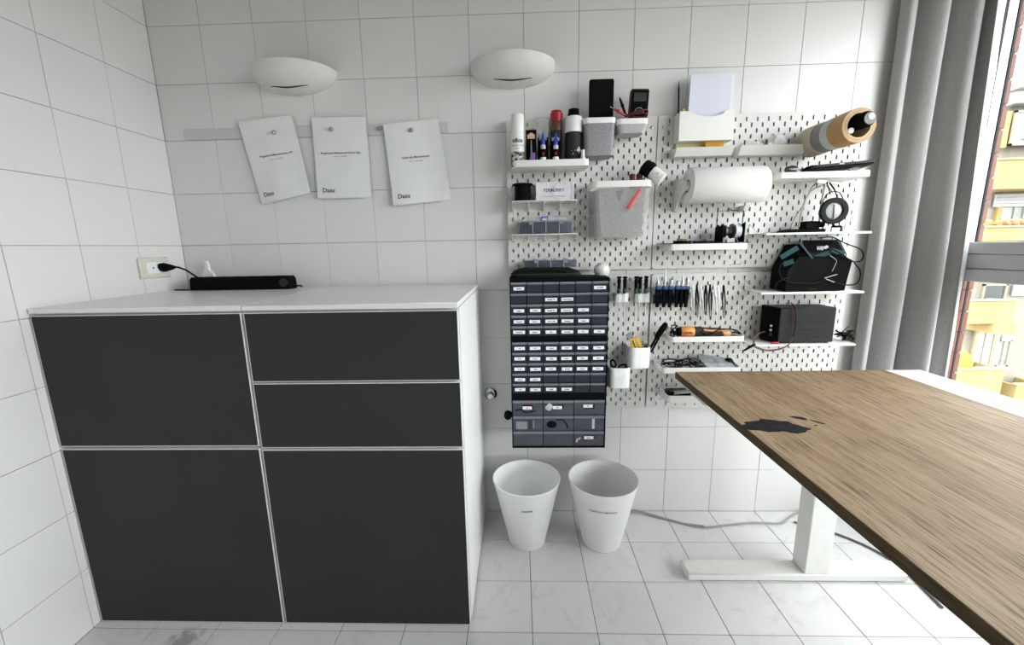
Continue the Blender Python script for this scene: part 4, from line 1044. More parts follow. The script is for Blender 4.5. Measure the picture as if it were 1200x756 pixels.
inside(4, MB().sphere((.032, -.0008, h*.42), .020, 14, 8, sy=.1, sz=.75).tube([(.05, -.001, h*.7), (.07, -.001, h*.75), (.09, -.001, h*.45), (.095, -.001, h*.15)], .002, 6), BLACK)
inside(5, MB().box(.070, .080, -.0006, 0, h*.1, h*.9), LGREY)
mb = MB()
for k in range(10): a_ = rnd.random()*6; mb.sphere((.018 + .008*math.cos(a_), -.001, h*.4 + .008*math.sin(a_*1.7)), .003, 6, 4, sy=.4)
inside(8, mb, LGREY)
mb = MB()
for k in range(16): xx = .075 + rnd.random()*.024; zz = h*.12 + rnd.random()*h*.5; mb.box(xx, xx + .006, -.0012, 0, zz, zz + .0014)
inside(8, mb, mat('copper_bits', (.25, .08, .06), .5))
# bag, organiser and bubble wrap on top
zt = zat(655, 325.5, FY) + .0006
t = thing('black_tool_case', 'soft black zip case lying on top of the drawer units', 'case', (1.48, -.09, zt))
a, b = 1.345, 1.60
mb = MB(); mb.loft([rr3(a, b, -.150, -.03, .03, zt), rr3(a - .003, b + .003, -.153, -.027, .033, zt + .008), rr3(a + .004, b - .004, -.148, -.032, .03, zt + .022), rr3(a + .028, b - .035, -.132, -.042, .03, zt + .032), rr3(a + .05, b - .06, -.12, -.05, .02, zt + .034)]); obj('shell', mb, RUBBER, t, smooth=60)
mb = MB().tube([V((x_, y_, zt + .0125)) for x_, y_ in rrect(a - .001, b + .001, -.151, -.029, .031)], .0022, 6, 0); obj('zip', mb, DGREY, t)
mb = MB().tube([(a + .02, -.150, zt + .020), (a + .06, -.154, zt + .030), (a + .16, -.154, zt + .030), (a + .215, -.150, zt + .018)], .004, 8); obj('handle', mb, RUBBER, t)
a_ = at(615, 311, -.115); b_ = at(676, 301.5, -.115)
organiser(a_.x, b_.x, -.115, -.04, zt + .0350, zt + .0350 + .030, 4, 'blue-grey compartment box on top of the black zip case')
p = at(705, 314, -.09)
mb = MB().sphere((p.x, -.09, zt + .021), .030, 20, 12, sz=.95, sy=.9, lo=-.75, jitter=.05)
solo('bubble_wrap_ball', mb, WOOL, 'pale crinkled ball of wrap at the right top of the drawer units', 'wrap', smooth=50)
p = at(591.5, 486, -.10); mb = MB().turned([(0, .010), (.3, .016), (.6, .018), (1, .012)], (1.3365, -.10, p.z), (1.306, -.10, p.z), 10)
mb.tube([(1.315, -.10, p.z + .01), (1.306, -.11, p.z), (1.315, -.112, p.z - .014), (1.33, -.10, p.z - .016)], .003)
solo('black_adapter', mb, RUBBER, 'black adapter knob stuck to the left side of the drawer units', 'knob')
p = at(575, 461.5, -.004)
t = thing('wall_valve', 'round chrome valve rosette on the tiles between cabinet and drawer units', 'valve', (p.x, 0, p.z - .03))
mb = MB().turned([(0, .0275), (.5, .0265), (1, .018)], (p.x, -.0008, p.z), (p.x, -.012, p.z), 28); obj('rosette', mb, CHROME, t)
mb = MB().turned([(0, .014), (.5, .013), (1, .011)], (p.x, -.011, p.z), (p.x, -.04, p.z), 20); mb.cyl((p.x, -.034, p.z), (p.x - .002, -.036, p.z + .018), .004, n=10); obj('spindle', mb, CHROME, t)

# ------------------------------------------------------------------ bins on the floor
def bin_(cx, cy, rb, rt, h, txt, label, a0):
    t = thing('waste_bin', label, 'bin', (cx, cy, 0), 'white waste bins')
    mb = MB().turned([(0, rb*.96), (.01, rb), (.975, rt*.985), (.985, rt*1.005), (1, rt*1.005), (1.0, rt*.975), (.97, rt*.965), (.75, rb + (rt-rb)*.75 - .004), (.745, rb + (rt-rb)*.74 - .006), (.03, rb - .005)], (cx, cy, .0005), (cx, cy, h), 64); obj('shell', mb, WHITE2, t, smooth=50)
    mb = MB(); tmp = MB(); text(tmp, txt, .0105, (0, 0, 0), (1, 0, 0), (0, 1, 0), 0, 'CENTER', .0001)
    for q_ in tmp.v:
        z = h*.72 + q_.y; r = rb + (rt - rb)*z/h + .0008; an = q_.x/r + a0; mb.v.append(V((cx + r*math.sin(an), cy - r*math.cos(an), z)))
    mb.f = tmp.f; mb.m = tmp.m; obj('printed_text', mb, INK, t, smooth=0)
bin_(1.391, -.186, .072, .132, .28, 'INDIFFER', 'white waste bin beside the cabinet, marked with a short dark word', 0.0)
bin_(1.690, -.190, .075, .134, .28, 'PLASTICA E METALLO', 'white waste bin, right one of the two, with the longer curved print', -.17)

# ------------------------------------------------------------------ floor cables
mb = MB().tube([(1.80, -.02, .005), (1.86, -.012, .012), (1.93, -.03, .006), (2.02, -.075, .005), (2.12, -.115, .005), (2.24, -.10, .005), (2.36, -.085, .005), (2.46, -.09, .005), (2.52, -.05, .005), (2.60, -.012, .006), (2.7, -.012, .006)], .0038)
mb.tube([(1.78, -.03, .005), (1.88, -.018, .0085), (1.96, -.05, .0055), (2.05, -.09, .0055), (2.13, -.118, .0125)], .003)
solo('floor_cable', mb, mat('pale_grey_cable', (.33, .33, .32), .6), 'pale grey cable winding along the floor at the wall foot', 'cable')
mb = MB().tube([(2.52, -.08, .005), (2.58, -.11, .005), (2.66, -.17, .005), (2.72, -.25, .005), (2.74, -.34, .005), (2.72, -.50, .005)], .0045)
solo('dark_floor_cable', mb, mat('grey_cable', (.10, .10, .10), .6), 'dark grey cable curving on the floor behind the desk leg', 'cable')

# ------------------------------------------------------------------ lower left board: screwdrivers and cups
def holder(u, v0, v1, n, w, label, y=-.05):
    a = at(u - w, v0, y); b = at(u + w, v1, y)
    t = thing('tool_holder', label, 'holder', ((a.x+b.x)/2, YB, b.z), 'white tool holders')
    mb = MB(); mb.box(a.x, b.x, YB - .010, YB, b.z - .0, a.z); mb.box(a.x, b.x, y, YB - .010, a.z - .008, a.z, .001)
    mb.box(a.x + .001, b.x - .001, y - .002, y + .003, b.z, a.z, .001); obj('block', mb, WHITE2, t)
    return t
def driver(u, vt, vh, vb, label, y=-.04, r=.0080):
    p = at(u, vt, y); zh = zat(u, vh, y); z0 = zat(u, vb, y)
    t = thing('screwdriver', label, 'screwdriver', (p.x, y, z0), 'small black and green screwdrivers')
    mb = MB().turned([(0, r*.55), (.07, r*.9), (.5, r*.8), (.78, r), (.86, r*.72), (.92, r*1.15), (1, r*1.0)], (p.x, y, zh), (p.x, y, p.z), 12); obj('handle', mb, BLACK, t)
    mb = MB().turned([(0, r*.95), (1, r*1.0)], (p.x, y, zh + (p.z-zh)*.03), (p.x, y, zh + (p.z-zh)*.30), 12, cap=False); obj('grip_band', mb, GREEN, t)
    mb = MB().cyl((p.x, y, z0), (p.x, y, zh + .002), .0016, n=8); obj('shaft', mb, STEEL, t)
holder(729, 343.5, 354, 2, 7.2, 'left white holder of the small screwdrivers'); holder(754, 343.5, 354.5, 3, 7.5, 'right white holder of the small screwdrivers')
YD = -.058
driver(725.8, 324, 344, 372, 'screwdriver, left one in the left holder', YD); driver(732.6, 324, 344, 370, 'screwdriver, right one in the left holder', YD)
driver(746, 324, 344, 376, 'screwdriver, leftmost in the right holder', YD); driver(750.5, 324.5, 344, 375, 'screwdriver, middle one in the right holder', YD); driver(757.6, 323.5, 344, 370, 'screwdriver, rightmost in the right holder', YD)
def cup(u0, u1, vt, vb, label, yf=-.115):
    a = at(u0, vt, yf); b = at(u1, vt, yf); z0 = zat((u0+u1)/2, vb, yf)
    t = thing('tool_cup', label, 'cup', ((a.x+b.x)/2, YB, z0), 'white rounded cups')
    mb = MB(); tray(mb, a.x, b.x, yf, YB, z0, a.z, .022, .0025, .003, .0015, n=7); obj('cup', mb, WHITE2, t)
    return t, a.x, b.x, z0, a.z, yf
C1 = cup(738.5, 764, 408, 432, 'upper white cup with the yellow cutters and black clamp'); C2 = cup(714.5, 740, 432, 455.5, 'lower white cup with black scissors, left of the desk')
# yellow cutter
def bar(mb, p0, p1, w, th, nrm=V((0, -1, 0))):
    p0, p1 = V(p0), V(p1); d = (p1 - p0).normalized(); s = d.cross(nrm).normalized()*w/2; n_ = nrm.normalized()*th/2
    return mb.loft([[p0 + s + n_, p0 - s + n_, p0 - s - n_, p0 + s - n_], [p1 + s + n_, p1 - s + n_, p1 - s - n_, p1 + s - n_]])
y = -.088
t = thing('box_cutter', 'yellow box cutter with grey tip in the upper white cup', 'cutter', (C1[1] + .03, y, C1[3] + .01))
mb = MB(); bar(mb, at(749, 418, y), at(739.5, 397, y), .016, .012); obj('body', mb, YELLOW, t)
mb = MB(); bar(mb, at(740.5, 397.5, y), at(736, 391.5, y), .020, .009); obj('cap', mb, GREY, t)
mb = MB(); bar(mb, at(747, 412, y - .0065), at(741, 399, y - .0065), .003, .002); obj('slide', mb, BLACK, t)
t = thing('yellow_knife', 'second yellow knife leaning right in the upper white cup', 'cutter', (C1[1] + .04, y, C1[3] + .01))
mb = MB(); bar(mb, at(756, 418, -.075), at(745.5, 395, -.075), .013, .010); obj('body', mb, YELLOW, t)
t = thing('black_clamp', 'long black clamp rising diagonally from the upper white cup', 'clamp', (C1[2] - .02, -.06, C1[3] + .02))
mb = MB(); bar(mb, at(760, 412, -.06), at(770, 394, -.075), .007, .007); bar(mb, at(763, 413, -.066), at(772, 396, -.08), .006, .006); obj('handle', mb, BLACK, t)
mb = MB().turned([(0, .006), (.15, .011), (.6, .012), (.9, .010), (1, .005)], at(768.5, 397, -.078), at(781, 378.5, -.085), 14); obj('jaw', mb, BLACK, t)
mb = MB().sphere(at(752, 405, -.07) + V((0, 0, -.004)), .011, 12, 8, jitter=.15).sphere(at(758, 404.5, -.06) + V((.003, 0, -.004)), .010, 12, 8, jitter=.15); solo('small_tool_ends', mb, mat('bronze_grey', (.16, .13, .11), .4, metal=.5), 'dull metal tool ends poking from the upper white cup', 'tool')
t = thing('scissors', 'black scissors with looped handles in the lower white cup', 'scissors', (C2[1] + .04, -.07, C2[3] + .01))
def ring_tube(c, rx, rz, r, tilt=0, n=24, a0=0, a1=2*PI):
    return [c + V((rx*math.cos(a0 + (a1-a0)*i/n)*math.cos(tilt) - rz*math.sin(a0 + (a1-a0)*i/n)*math.sin(tilt), 0, rx*math.cos(a0 + (a1-a0)*i/n)*math.sin(tilt) + rz*math.sin(a0 + (a1-a0)*i/n)*math.cos(tilt))) for i in range(n+1)]
mb = MB().tube(ring_tube(at(718.5, 426, -.07), .009, .016, 0, .35), .0032, 8, 0); obj('handle_loop', mb, BLACK, t)
mb = MB().tube(ring_tube(at(730, 429.5, -.06), .015, .008, 0, .1), .0032, 8, 0); obj('handle_loop', mb, BLACK, t)
mb = MB(); bar(mb, at(722, 432, -.07), at(727, 450, -.06), .008, .003); bar(mb, at(729, 436, -.06), at(725, 450, -.055), .008, .003); obj('blade', mb, STEEL, t)

# ------------------------------------------------------------------ upper right board
yf = -.075
a = at(797, 133, yf); b = at(861.5, 133, yf); z0 = zat(829, 164.5, yf); zt = zat(829, 129.5, yf)
t = thing('letter_tray', 'white letter holder with a curved cut-out holding paper sheets', 'letter holder', ((a.x+b.x)/2, YB, z0))
N = 24; w_ = b.x - a.x
topc = [(a.x + w_*k/N, zt - (.020*math.sqrt(max(0, 1 - ((k/N - .53)/.30)**2)) if abs(k/N - .53) < .30 else 0)) for k in range(N, -1, -1)]
mb = MB().prism([(a.x, z0), (b.x, z0)] + topc, yf, yf + .003); mb.box(a.x, a.x + .003, yf + .003, YB, z0, zt - .002); mb.box(b.x - .003, b.x, yf + .003, YB, z0, zt - .002)
mb.box(a.x + .003, b.x - .003, YB - .003, YB, z0, zt - .002); mb.box(a.x + .003, b.x - .003, yf + .003, YB - .003, z0, z0 + .003); obj('holder', mb, WHITE, t)
lx0, lx1 = a.x, b.x
def page(u0, u1, vt, y, m, label, tilt=0.0, name='paper_stack', th=.004):
    a = at(u0, vt, y); b = at(u1, vt, y); mb = MB(); zz = z0 + .0036
    mb.prism([(a.x + tilt, zz), (b.x + tilt*.3, zz), (b.x, b.z), (a.x, a.z)], y, y + th); return solo(name, mb, m, label, 'paper')
page(810, 858, 87.5, -.062, PAPERB, 'stack of bluish white sheets standing in the letter holder', -.004)
page(813, 862, 86, -.045, PAPER, 'white sheets behind the bluish ones in the letter holder', .0)
a = at(799.5, 128, -.05)
mb = MB().box(a.x, a.x + .010, -.056, -.050, z0 + .004, a.z); solo('yellow_note_pad', mb, NOTEY, 'thin yellow note edge at the left of the letter holder', 'note')
a = at(795.8, 95, -.045)
mb = MB().turned([(0, .0028), (.86, .0028), (.9, .0022), (1, .0006)], (a.x + .007, -.045, z0 + .004), (a.x, -.045, a.z), 10); solo('black_pencil', mb, BLACK, 'thin black pencil standing at the left of the letter holder', 'pencil')
# slanted trays
def slant_tray(u0, u1, vt, vb, label, depth=.062, group='slanted white trays'):
    yf = YB - depth; a = at(u0, vt, yf); b = at(u1, vt, yf); zl = zat((u0+u1)/2, vb, yf + depth*.35)
    t = thing('slanted_tray', label, 'tray', ((a.x+b.x)/2, YB, zl), group)
    mb = MB()
    prof = [(YB, zl), (YB, a.z + .004), (YB - .003, a.z + .004), (YB - .003, zl + .003), (yf + .020, zl + .003), (yf + .003, a.z), (yf, a.z), (yf + .018, zl)]
    mb.loft([[V((x_, p[0], p[1])) for p in prof] for x_ in (a.x + .002, b.x - .002)])
    for x_ in (a.x, b.x - .002): mb.prism([(YB, zl), (YB, a.z + .004), (yf, a.z), (yf + .018, zl)], x_, x_ + .002, 'yz')
    obj('tray', mb, WHITE, t, smooth=0)
    return t, a.x, b.x, zl + .0035, a.z, yf
T1 = slant_tray(793, 861, 173, 183, 'slanted white tray with sticky notes, under the letter holder')
T2 = slant_tray(869, 946, 170.5, 181.5, 'slanted white tray filled with crumpled clear plastic')
mb = MB().box(T1[1] + .015, T1[2] - .015, YB - .012, YB - .0045, T1[3] + .001, T1[3] + .058); mb.box(T1[1] + .03, T1[1] + .11, YB - .036, YB - .013, T1[3], T1[3] + .008)
solo('yellow_sticky_notes', mb, mat('pale_yellow_note', (.72, .66, .38), .8), 'pale yellow sticky notes at the back of the slanted tray', 'sticky notes')
mb = MB().box(T1[1] + .112, T1[2] - .028, YB - .036, YB - .014, T1[3], T1[3] + .053, .001); solo('orange_sticky_notes', mb, NOTEO, 'orange block of sticky notes in the slanted tray', 'sticky notes')
rnd = random.Random(12)
def crumple(cx, cy, cz, rx, ry, rz, seed):
    bm = bmesh.new(); bmesh.ops.create_icosphere(bm, subdivisions=2, radius=1); r_ = random.Random(seed); m = MB()
    for v in bm.verts: k = 1 + r_.uniform(-.4, .25); v.co = V((cx + v.co.x*rx*k, cy + v.co.y*ry*k, max(cz + v.co.z*rz*k, T2[3] + .0005)))
    m.add([v.co.copy() for v in bm.verts], [[v.index for v in f.verts] for f in bm.faces]); bm.free(); return m
CR = mat('crumpled_film', (.8, .8, .8), .15, alpha=.8, var=.1, scale=60)
solo('crumpled_wrap', crumple(T2[1] + .058, YB - .026, T2[3] + .024, .040, .016, .026, 1), CR, 'crumpled clear film in the slanted tray, left lump', 'wrap', 'crumpled film in the tray', smooth=0)
solo('crumpled_wrap', crumple(T2[1] + .145, YB - .026, T2[3] + .034, .038, .016, .036, 2), CR, 'crumpled clear film in the slanted tray, right lump', 'wrap', 'crumpled film in the tray', smooth=0)
mb = MB().prism([(T2[1] + .10, T2[3] + .002), (T2[1] + .145, T2[3] + .002), (T2[1] + .115, T2[3] + .040), (T2[1] + .105, T2[3] + .036)], YB - .042, YB - .040); solo('folded_tissue', mb, WHITE2, 'pointed white paper scrap standing in the tray of crumpled film', 'paper')
# paper towel
yt = -.115
L0, L1 = at(804, 216, yt), at(893, 216, yt); zc = zat(848, 217, yt)
xl, xr = xat(806, 217, yt), xat(893, 217, yt); r = .062
t = thing('paper_towel_roll', 'white paper towel roll on the pegboard', 'paper towel', ((xl+xr)/2, yt, zc - r))
mb = MB().turned([(0, r*.96), (.015, r), (.985, r), (1, r*.97), (1, .022), (0, .022), (0, r*.96)], (xl, yt, zc), (xr, yt, zc), 40, cap=False); obj('roll', mb, TOWEL, t, smooth=60)
mb = MB().turned([(0, .0218), (1, .0218), (1, .0195), (0, .0195), (0, .0218)], (xl - .0006, yt, zc), (xr + .0006, yt, zc), 24, cap=False); obj('core', mb, mat('grey_card', (.28, .26, .24), .9), t)
t = thing('towel_holder', 'white pair of brackets and rod holding the paper towel roll', 'holder', ((xl+xr)/2, YB, zc - .07))
for x_, s_ in ((xl - .010, -1), (xr - .04, 1)):
    mb = MB(); 
    if s_ < 0:
        mb.prism([(YB, zc - .082), (YB, zc + .035), (YB - .02, zc + .035), (yt - .012, zc + .018), (yt - .014, zc - .010), (yt + .01, zc - .02), (YB - .04, zc - .05), (YB - .018, zc - .082)], x_ - .004, x_ + .003, 'yz')
    else:
        mb.prism([(YB, zc - .088), (YB, zc - r - .004), (YB - .05, zc - r - .004), (YB - .035, zc - .085)], x_ + .012, x_ + .030, 'yz')
    obj('bracket', mb, WHITE, t)
mb = MB().box(xr + .009, xr + .014, yt - .012, YB, zc - .015, zc + .015, .002); obj('end_stop', mb, WHITE, t)
mb = MB().cyl((xl - .012, yt, zc), (xr + .012, yt, zc), .017, n=20); obj('rod', mb, WHITE, t)
# solder shelf
S4 = tray_shelf(785, 877, 289, 'white tray shelf with the brass wool tin and solder stand', .12); zb = S4[3] + .0005
y = -.10; x = xat(800, 280, y); zt = zb + .030
t = thing('tip_cleaner', 'round black tin filled with brass wool', 'tip cleaner', (x, y, zb))
mb = MB().turned([(0, .026), (.1, .028), (1, .029), (1, .026), (.4, .024)], (x, y, zb), (x, y, zt), 28); obj('tin', mb, BLACK, t)
rnd = random.Random(3)
pts = [V((x + (.022*math.sqrt(rnd.random()))*math.cos(k*2.4), y + .02*math.sqrt(rnd.random())*math.sin(k*2.4), zt - .004 + .010*rnd.random())) for k in range(70)]
mb = MB().sphere((x, y, zt - .006), .023, 14, 6, sz=.5, lo=0).tube(pts, .0012, 4, 2); obj('brass_wool', mb, BRASS, t)
xs = xat(847, 260, -.085)
t = thing('solder_stand', 'black solder spool stand with a wire frame', 'spool stand', (xs + .03, -.08, zb))
mb = MB().box(S4[1] - .012, S4[2] + .004, S4[4] - .002, -.03, S4[3] + .0195, S4[3] + .022); solo('black_mat', mb, BLACK, 'thin black mat covering the tray of the solder stand', 'mat')
zb2 = S4[3] + .0225
for uf, vt_ in ((848, 262), (873, 260)):
    x_ = at(uf, 272, -.112).x; z_ = zat(uf, vt_, -.112)
    mb = MB().prism([(-.112, zb2), (-.050, zb2), (-.050, z_ - .012), (-.066, z_ - .002), (-.085, z_ - .010), (-.112, z_)], x_ - .003, x_, 'yz'); obj('side_plate', mb, BLACK, t)
a, b = at(841, 250, -.08), at(871, 250, -.08); zt_ = zat(855, 247, -.08)
mb = MB().tube([(a.x, -.08, zb2 + .001), (a.x, -.08, zt_), ((a.x*.55+b.x*.45), -.08, zt_), ((a.x+b.x)/2, -.08, zt_ + .006), ((a.x*.45+b.x*.55), -.08, zt_), (b.x, -.08, zt_), (b.x, -.08, zb2)], .0016, 6, 0); obj('wire_frame', mb, BLACK, t)
zc = zat(855, 271, -.085); xa_, xb_ = xat(848, 271, -.085), xat(866, 271, -.085)
mb = MB().turned([(0, .022), (.1, .022), (.1, .012), (.42, .018), (.48, .027), (.54, .018), (.9, .024), (1, .022)], (xa_, -.085, zc), (xb_, -.085, zc), 26); sp = obj('spool', mb, mat('pewter', (.12, .11, .11), .35, metal=.6), t)
mb = MB().turned([(0, .0255), (1, .0255)], (xa_ + (xb_-xa_)*.62, -.085, zc), (xb_ - .001, -.085, zc), 26); obj('white_flange', mb, mat('pale_blue_white', (.60, .64, .70), .35), t, 'pale round flange of the spool')
mb = MB().tube([(xa_ + .03, -.108, zc - .01), (xa_ + .028, S4[4] - .006, zb + .01), (xa_ + .034, S4[4] - .006, zb - .03), (xa_ + .05, S4[4] + .01, zb - .055), (xa_ + .062, YB - .002, zb - .065)], .0008, 5); obj('solder_wire', mb, LGREY, t)
mb = MB().box(xat(812, 281, -.09), xat(836, 281, -.09), -.105, -.08, zb2, zb2 + .006, .001); solo('black_clip', mb, BLACK, 'flat black strip lying between the brass wool tin and spool stand', 'tool')

# ------------------------------------------------------------------ tape rolls on their dowel
tx, tz = 2.440, 1.5240
t = thing('tape_dowel', 'peg through the tape rolls sticking out from the pegboard', 'peg', (tx, YB, tz - .02))
mb = MB().cyl((tx, YB, tz + .012), (tx, -.20, tz + .014), .011, n=16); obj('peg', mb, WHITE2, t)
def roll(y0, y1, R_, r_, m, label, name='tape_roll', dx=0, dz=0):
    t = thing(name, label, 'tape', (tx + dx, (y0+y1)/2, tz + dz - R_), 'tape rolls on the peg')
    c0, c1 = (tx + dx, y0, tz + dz), (tx + dx, y1, tz + dz)
    mb = MB().turned([(0, R_), (1, R_), (1, r_ + .003), (0, r_ + .003), (0, R_)], c0, c1, 40, cap=False); obj('tape', mb, m, t, smooth=50)
    mb = MB().turned([(-.004, r_ + .0029), (1.004, r_ + .0029), (1.004, r_), (-.004, r_), (-.004, r_ + .0029)], c0, c1, 40, cap=False); obj('core', mb, TANL, t, smooth=50)
roll(-.045, -.114, .052, .034, BEIGE, 'beige tape roll, innermost of the stack next to the board')
roll(-.1145, -.158, .050, .034, GREY, 'dark grey tape roll between the beige and light grey rolls')
roll(-.1585, -.193, .051, .034, LGREY, 'light grey tape roll between dark grey and brown rolls')
roll(-.1935, -.262, .052, .036, TAN, 'wide brown packing tape roll, outermost with its pale core showing')
c = V((tx + .006, 0, tz + .006))
mb = MB().cyl((tx - .022, -.215, tz - .015), (tx - .022, -.262, tz - .015), .0085, n=16); solo('white_paper_tube', mb, WHITE2, 'small white rolled paper inside the outer tape roll under the black torch', 'paper')
t = thing('black_torch', 'short black cylinder with a white centre inside the outer tape roll', 'torch', (tx + .01, -.27, tz))
mb = MB().turned([(0, .0235), (.8, .0240), (.9, .023), (1, .019)], (tx + .006, -.22, tz + .0115), (tx + .006, -.292, tz + .0115), 26); obj('body', mb, BLACK, t)
mb = MB().turned([(0, .0185), (1, .0175)], (tx + .006, -.2915, tz + .0115), (tx + .006, -.294, tz + .0115), 24); obj('bezel', mb, mat('dark_bezel', (.05, .04, .04), .25), t)
mb = MB().turned([(0, .0098), (1, .0092)], (tx + .009, -.2938, tz + .0165), (tx + .009, -.2955, tz + .0165), 20); obj('lens', mb, WHITE2, t)

# ------------------------------------------------------------------ right column of shelves
S8 = tray_shelf(912, 1021, 204.5, 'long white tray shelf carrying the black tablet', .115, .020); zb = S8[3] + .0178
a, b = at(948, 199, -.12), at(1018, 197, -.12)
t = thing('black_tablet', 'black tablet lying tilted on the upper right shelf', 'tablet', ((a.x+b.x)/2, -.08, zb))
M = Matrix.Translation(V(((a.x+b.x)/2, -.085, zb + .014))) @ Matrix.Rotation(math.radians(-9), 4, 'X') @ Matrix.Rotation(math.radians(-4), 4, 'Y')
hw = (b.x - a.x)/2
mb = MB().loft([[M @ V((x_, y_, z_)) for x_, y_ in rrect(-hw - .012 + e, hw + .012 - e, -.052 + e, .058 - e, .01)] for z_, e in ((-.006, .004), (-.003, 0), (.004, 0), (.006, .003))]); obj('case', mb, BLACKG, t)
mb = MB().box(-.012, .004, -.0535, -.0518, -.001, .0025, M=M); obj('port', mb, LGREY, t, smooth=0)
mb = MB().box(-hw, hw, -.045, -.030, -.0068, -.0058, M=M); obj('grip_strip', mb, DGREY, t, smooth=0)
a = at(926, 196, -.10)
mb = MB().turned([(0, .010), (.5, .016), (1, .014)], (a.x - .012, -.10, zb + .014), (a.x + .022, -.095, zb + .012), 14); mb.box(a.x + .016, a.x + .036, -.11, -.085, zb + .0005, zb + .014, .002)
solo('metal_puck', mb, mat('satin_dark_metal', (.12, .12, .12), .3, metal=.7), 'small dark metal gadget at the left end of the tablet shelf', 'gadget')
# helping hands
S9 = wire_shelf(898, 1022, 272, 'thin white shelf holding the magnifier stand'); zb = S9[3] + .0005
t = thing('helping_hand', 'soldering helping hand with gooseneck arms and a magnifier', 'magnifier stand', (xat(965, 268, -.09), -.09, zb))
a, b = at(918, 268, -.10), at(985, 268, -.10)
mb = MB().loft([rr3(a.x, b.x, -.125, -.035, .03, zb), rr3(a.x, b.x, -.125, -.035, .03, zb + .005), rr3(a.x + .01, b.x - .005, -.115, -.045, .03, zb + .012)]); obj('base', mb, BLACK, t)
mb = MB().box(xat(940, 262, -.08), xat(957, 262, -.08), -.10, -.06, zb + .011, zb + .040, .003); mb.turned([(0, .012), (1, .010)], (xat(950, 262, -.08), -.08, zb + .03), (xat(965, 262, -.08), -.08, zb + .028), 14); obj('clamp_block', mb, BLACK, t)
GN = mat('gooseneck', (.30, .27, .23), .45, metal=.4)
for pts in ([(927, 266), (933, 254), (944, 237), (950, 222), (957, 214)], [(936, 266), (939, 250), (945, 232), (953, 222), (962, 218)], [(960, 262), (961, 248), (964, 230), (966, 218), (960, 213)]):
    mb = MB(); P3 = [at(u, v, -.085 + .004*i) for i, (u, v) in enumerate(pts)]; mb.tube(P3, .0028, 7); obj('gooseneck_arm', mb, GN, t)
for pts in ([(962, 248), (966, 232), (974, 225), (984, 226), (989, 236)], [(972, 214), (978, 222), (981, 232)], [(969, 213), (971, 220), (973, 228)]):
    mb = MB(); P3 = [at(u, v, -.105) for u, v in pts]; mb.tube(P3, .0018, 6); obj('cable', mb, BLACK, t)
mb = MB(); bar(mb, at(957, 212, -.09), at(968, 214, -.09), .012, .010); bar(mb, at(970, 214, -.10), at(976, 224, -.10), .008, .006); bar(mb, at(974, 214, -.10), at(984, 215, -.10), .004, .004); bar(mb, at(983, 214.5, -.10), at(985, 219, -.10), .003, .003); obj('alligator_clip', mb, STEEL, t)
cc = at(978.5, 247, -.125); e_ = V((.02, -.10, .0)).normalized(); R_ = .046
e_ = V((-.12, -1, -.02)).normalized()
mb = MB().turned([(0, R_*.9), (.15, R_), (.8, R_), (1, R_*.93), (1, R_*.64), (.3, R_*.62)], cc - e_*.014, cc, 36); obj('lamp_ring', mb, mat('ring_grey', (.022, .022, .024), .6, spec=.1), t, 'dark grey ring around the magnifier')
mb = MB().turned([(0, R_*.63), (.5, R_*.63), (1, R_*.5)], cc - e_*.012, cc - e_*.005, 32); obj('lens', mb, mat('milky_lens', (.58, .60, .61), .12, var=.15, scale=25), t, 'pale glassy lens')
mb = MB().tube([cc - e_*.004 + V((-.002, 0, .022)), cc - e_*.003 + V((-.001, 0, -.004)), cc - e_*.004 + V((.001, 0, -.026))], .0025, 6); obj('lens_mark', mb, GREY, t)
mb = MB().tube([cc + V((.006, .012, -.044)), cc + V((.02, .02, -.058)), V((cc.x + .02, -.10, zb + .006))], .004); mb.box(cc.x + .016, cc.x + .038, -.12, -.09, zb, zb + .022, .003); obj('ring_support', mb, BLACK, t)
mb = MB().box(xat(964, 268, -.11), xat(969, 268, -.11), -.128, -.12, zb, zb + .010); mb.box(xat(971, 268, -.11), xat(980, 268, -.11), -.128, -.12, zb, zb + .014); mb.box(xat(984, 268, -.11), xat(990, 268, -.11), -.128, -.12, zb, zb + .014); solo('white_blocks', mb, WHITE2, 'small white blocks under the magnifier on the thin shelf', 'block')
# teal machine
S10 = wire_shelf(892, 1013, 342, 'thin white shelf holding the dark teal soldering station'); zb = S10[3] + .0005
t = thing('soldering_station', 'dark teal and black soldering station wrapped in its cables', 'soldering station', (xat(960, 335, -.09), -.09, zb))
yF_, yB_ = -.135, -.03
def P(u, v, y): return at(u, v, y)
lowL, lowR = P(920, 337, yF_), P(985, 338, yF_)
mb = MB()
f0 = [V((xat(921, 336, yF_), yF_, zb + .002)), V((xat(990, 336, yF_), yF_, zb + .002)), P(999, 305, yF_), P(987, 301, yF_), P(937, 301, yF_ + .01), P(923, 318, yF_)]
mb.loft([f0, [V((p.x + (.004 if p.x < 2.45 else -.004), yB_, p.z + (.045 if k in (3, 4) else .01 if k in (2, 5) else 0))) for k, p in enumerate(f0)]]); obj('housing', mb, BLACK, t, smooth=25)
mb = MB(); mb.loft([[P(940, 282, -.08), P(984, 281, -.08), P(992, 297, -.115), P(950, 302, -.125)], [P(944, 281, -.045), P(982, 280, -.045), P(988, 298, -.05), P(948, 302, -.05)]]); obj('top_panel', mb, BLACKG, t, smooth=25)
for a_, b_, w_ in (((937, 284), (952, 303), .006), ((952, 303), (972, 296), .016), ((974, 293), (990, 297), .014), ((982, 282), (990, 296), .005), ((915, 302), (935, 290), .018), ((918, 310), (930, 306), .018), ((990, 305), (984, 322), .005)):
    mb = MB(); bar(mb, P(*a_, -.122), P(*b_, -.128), w_, .003); obj('teal_trim', mb, TEAL, t)
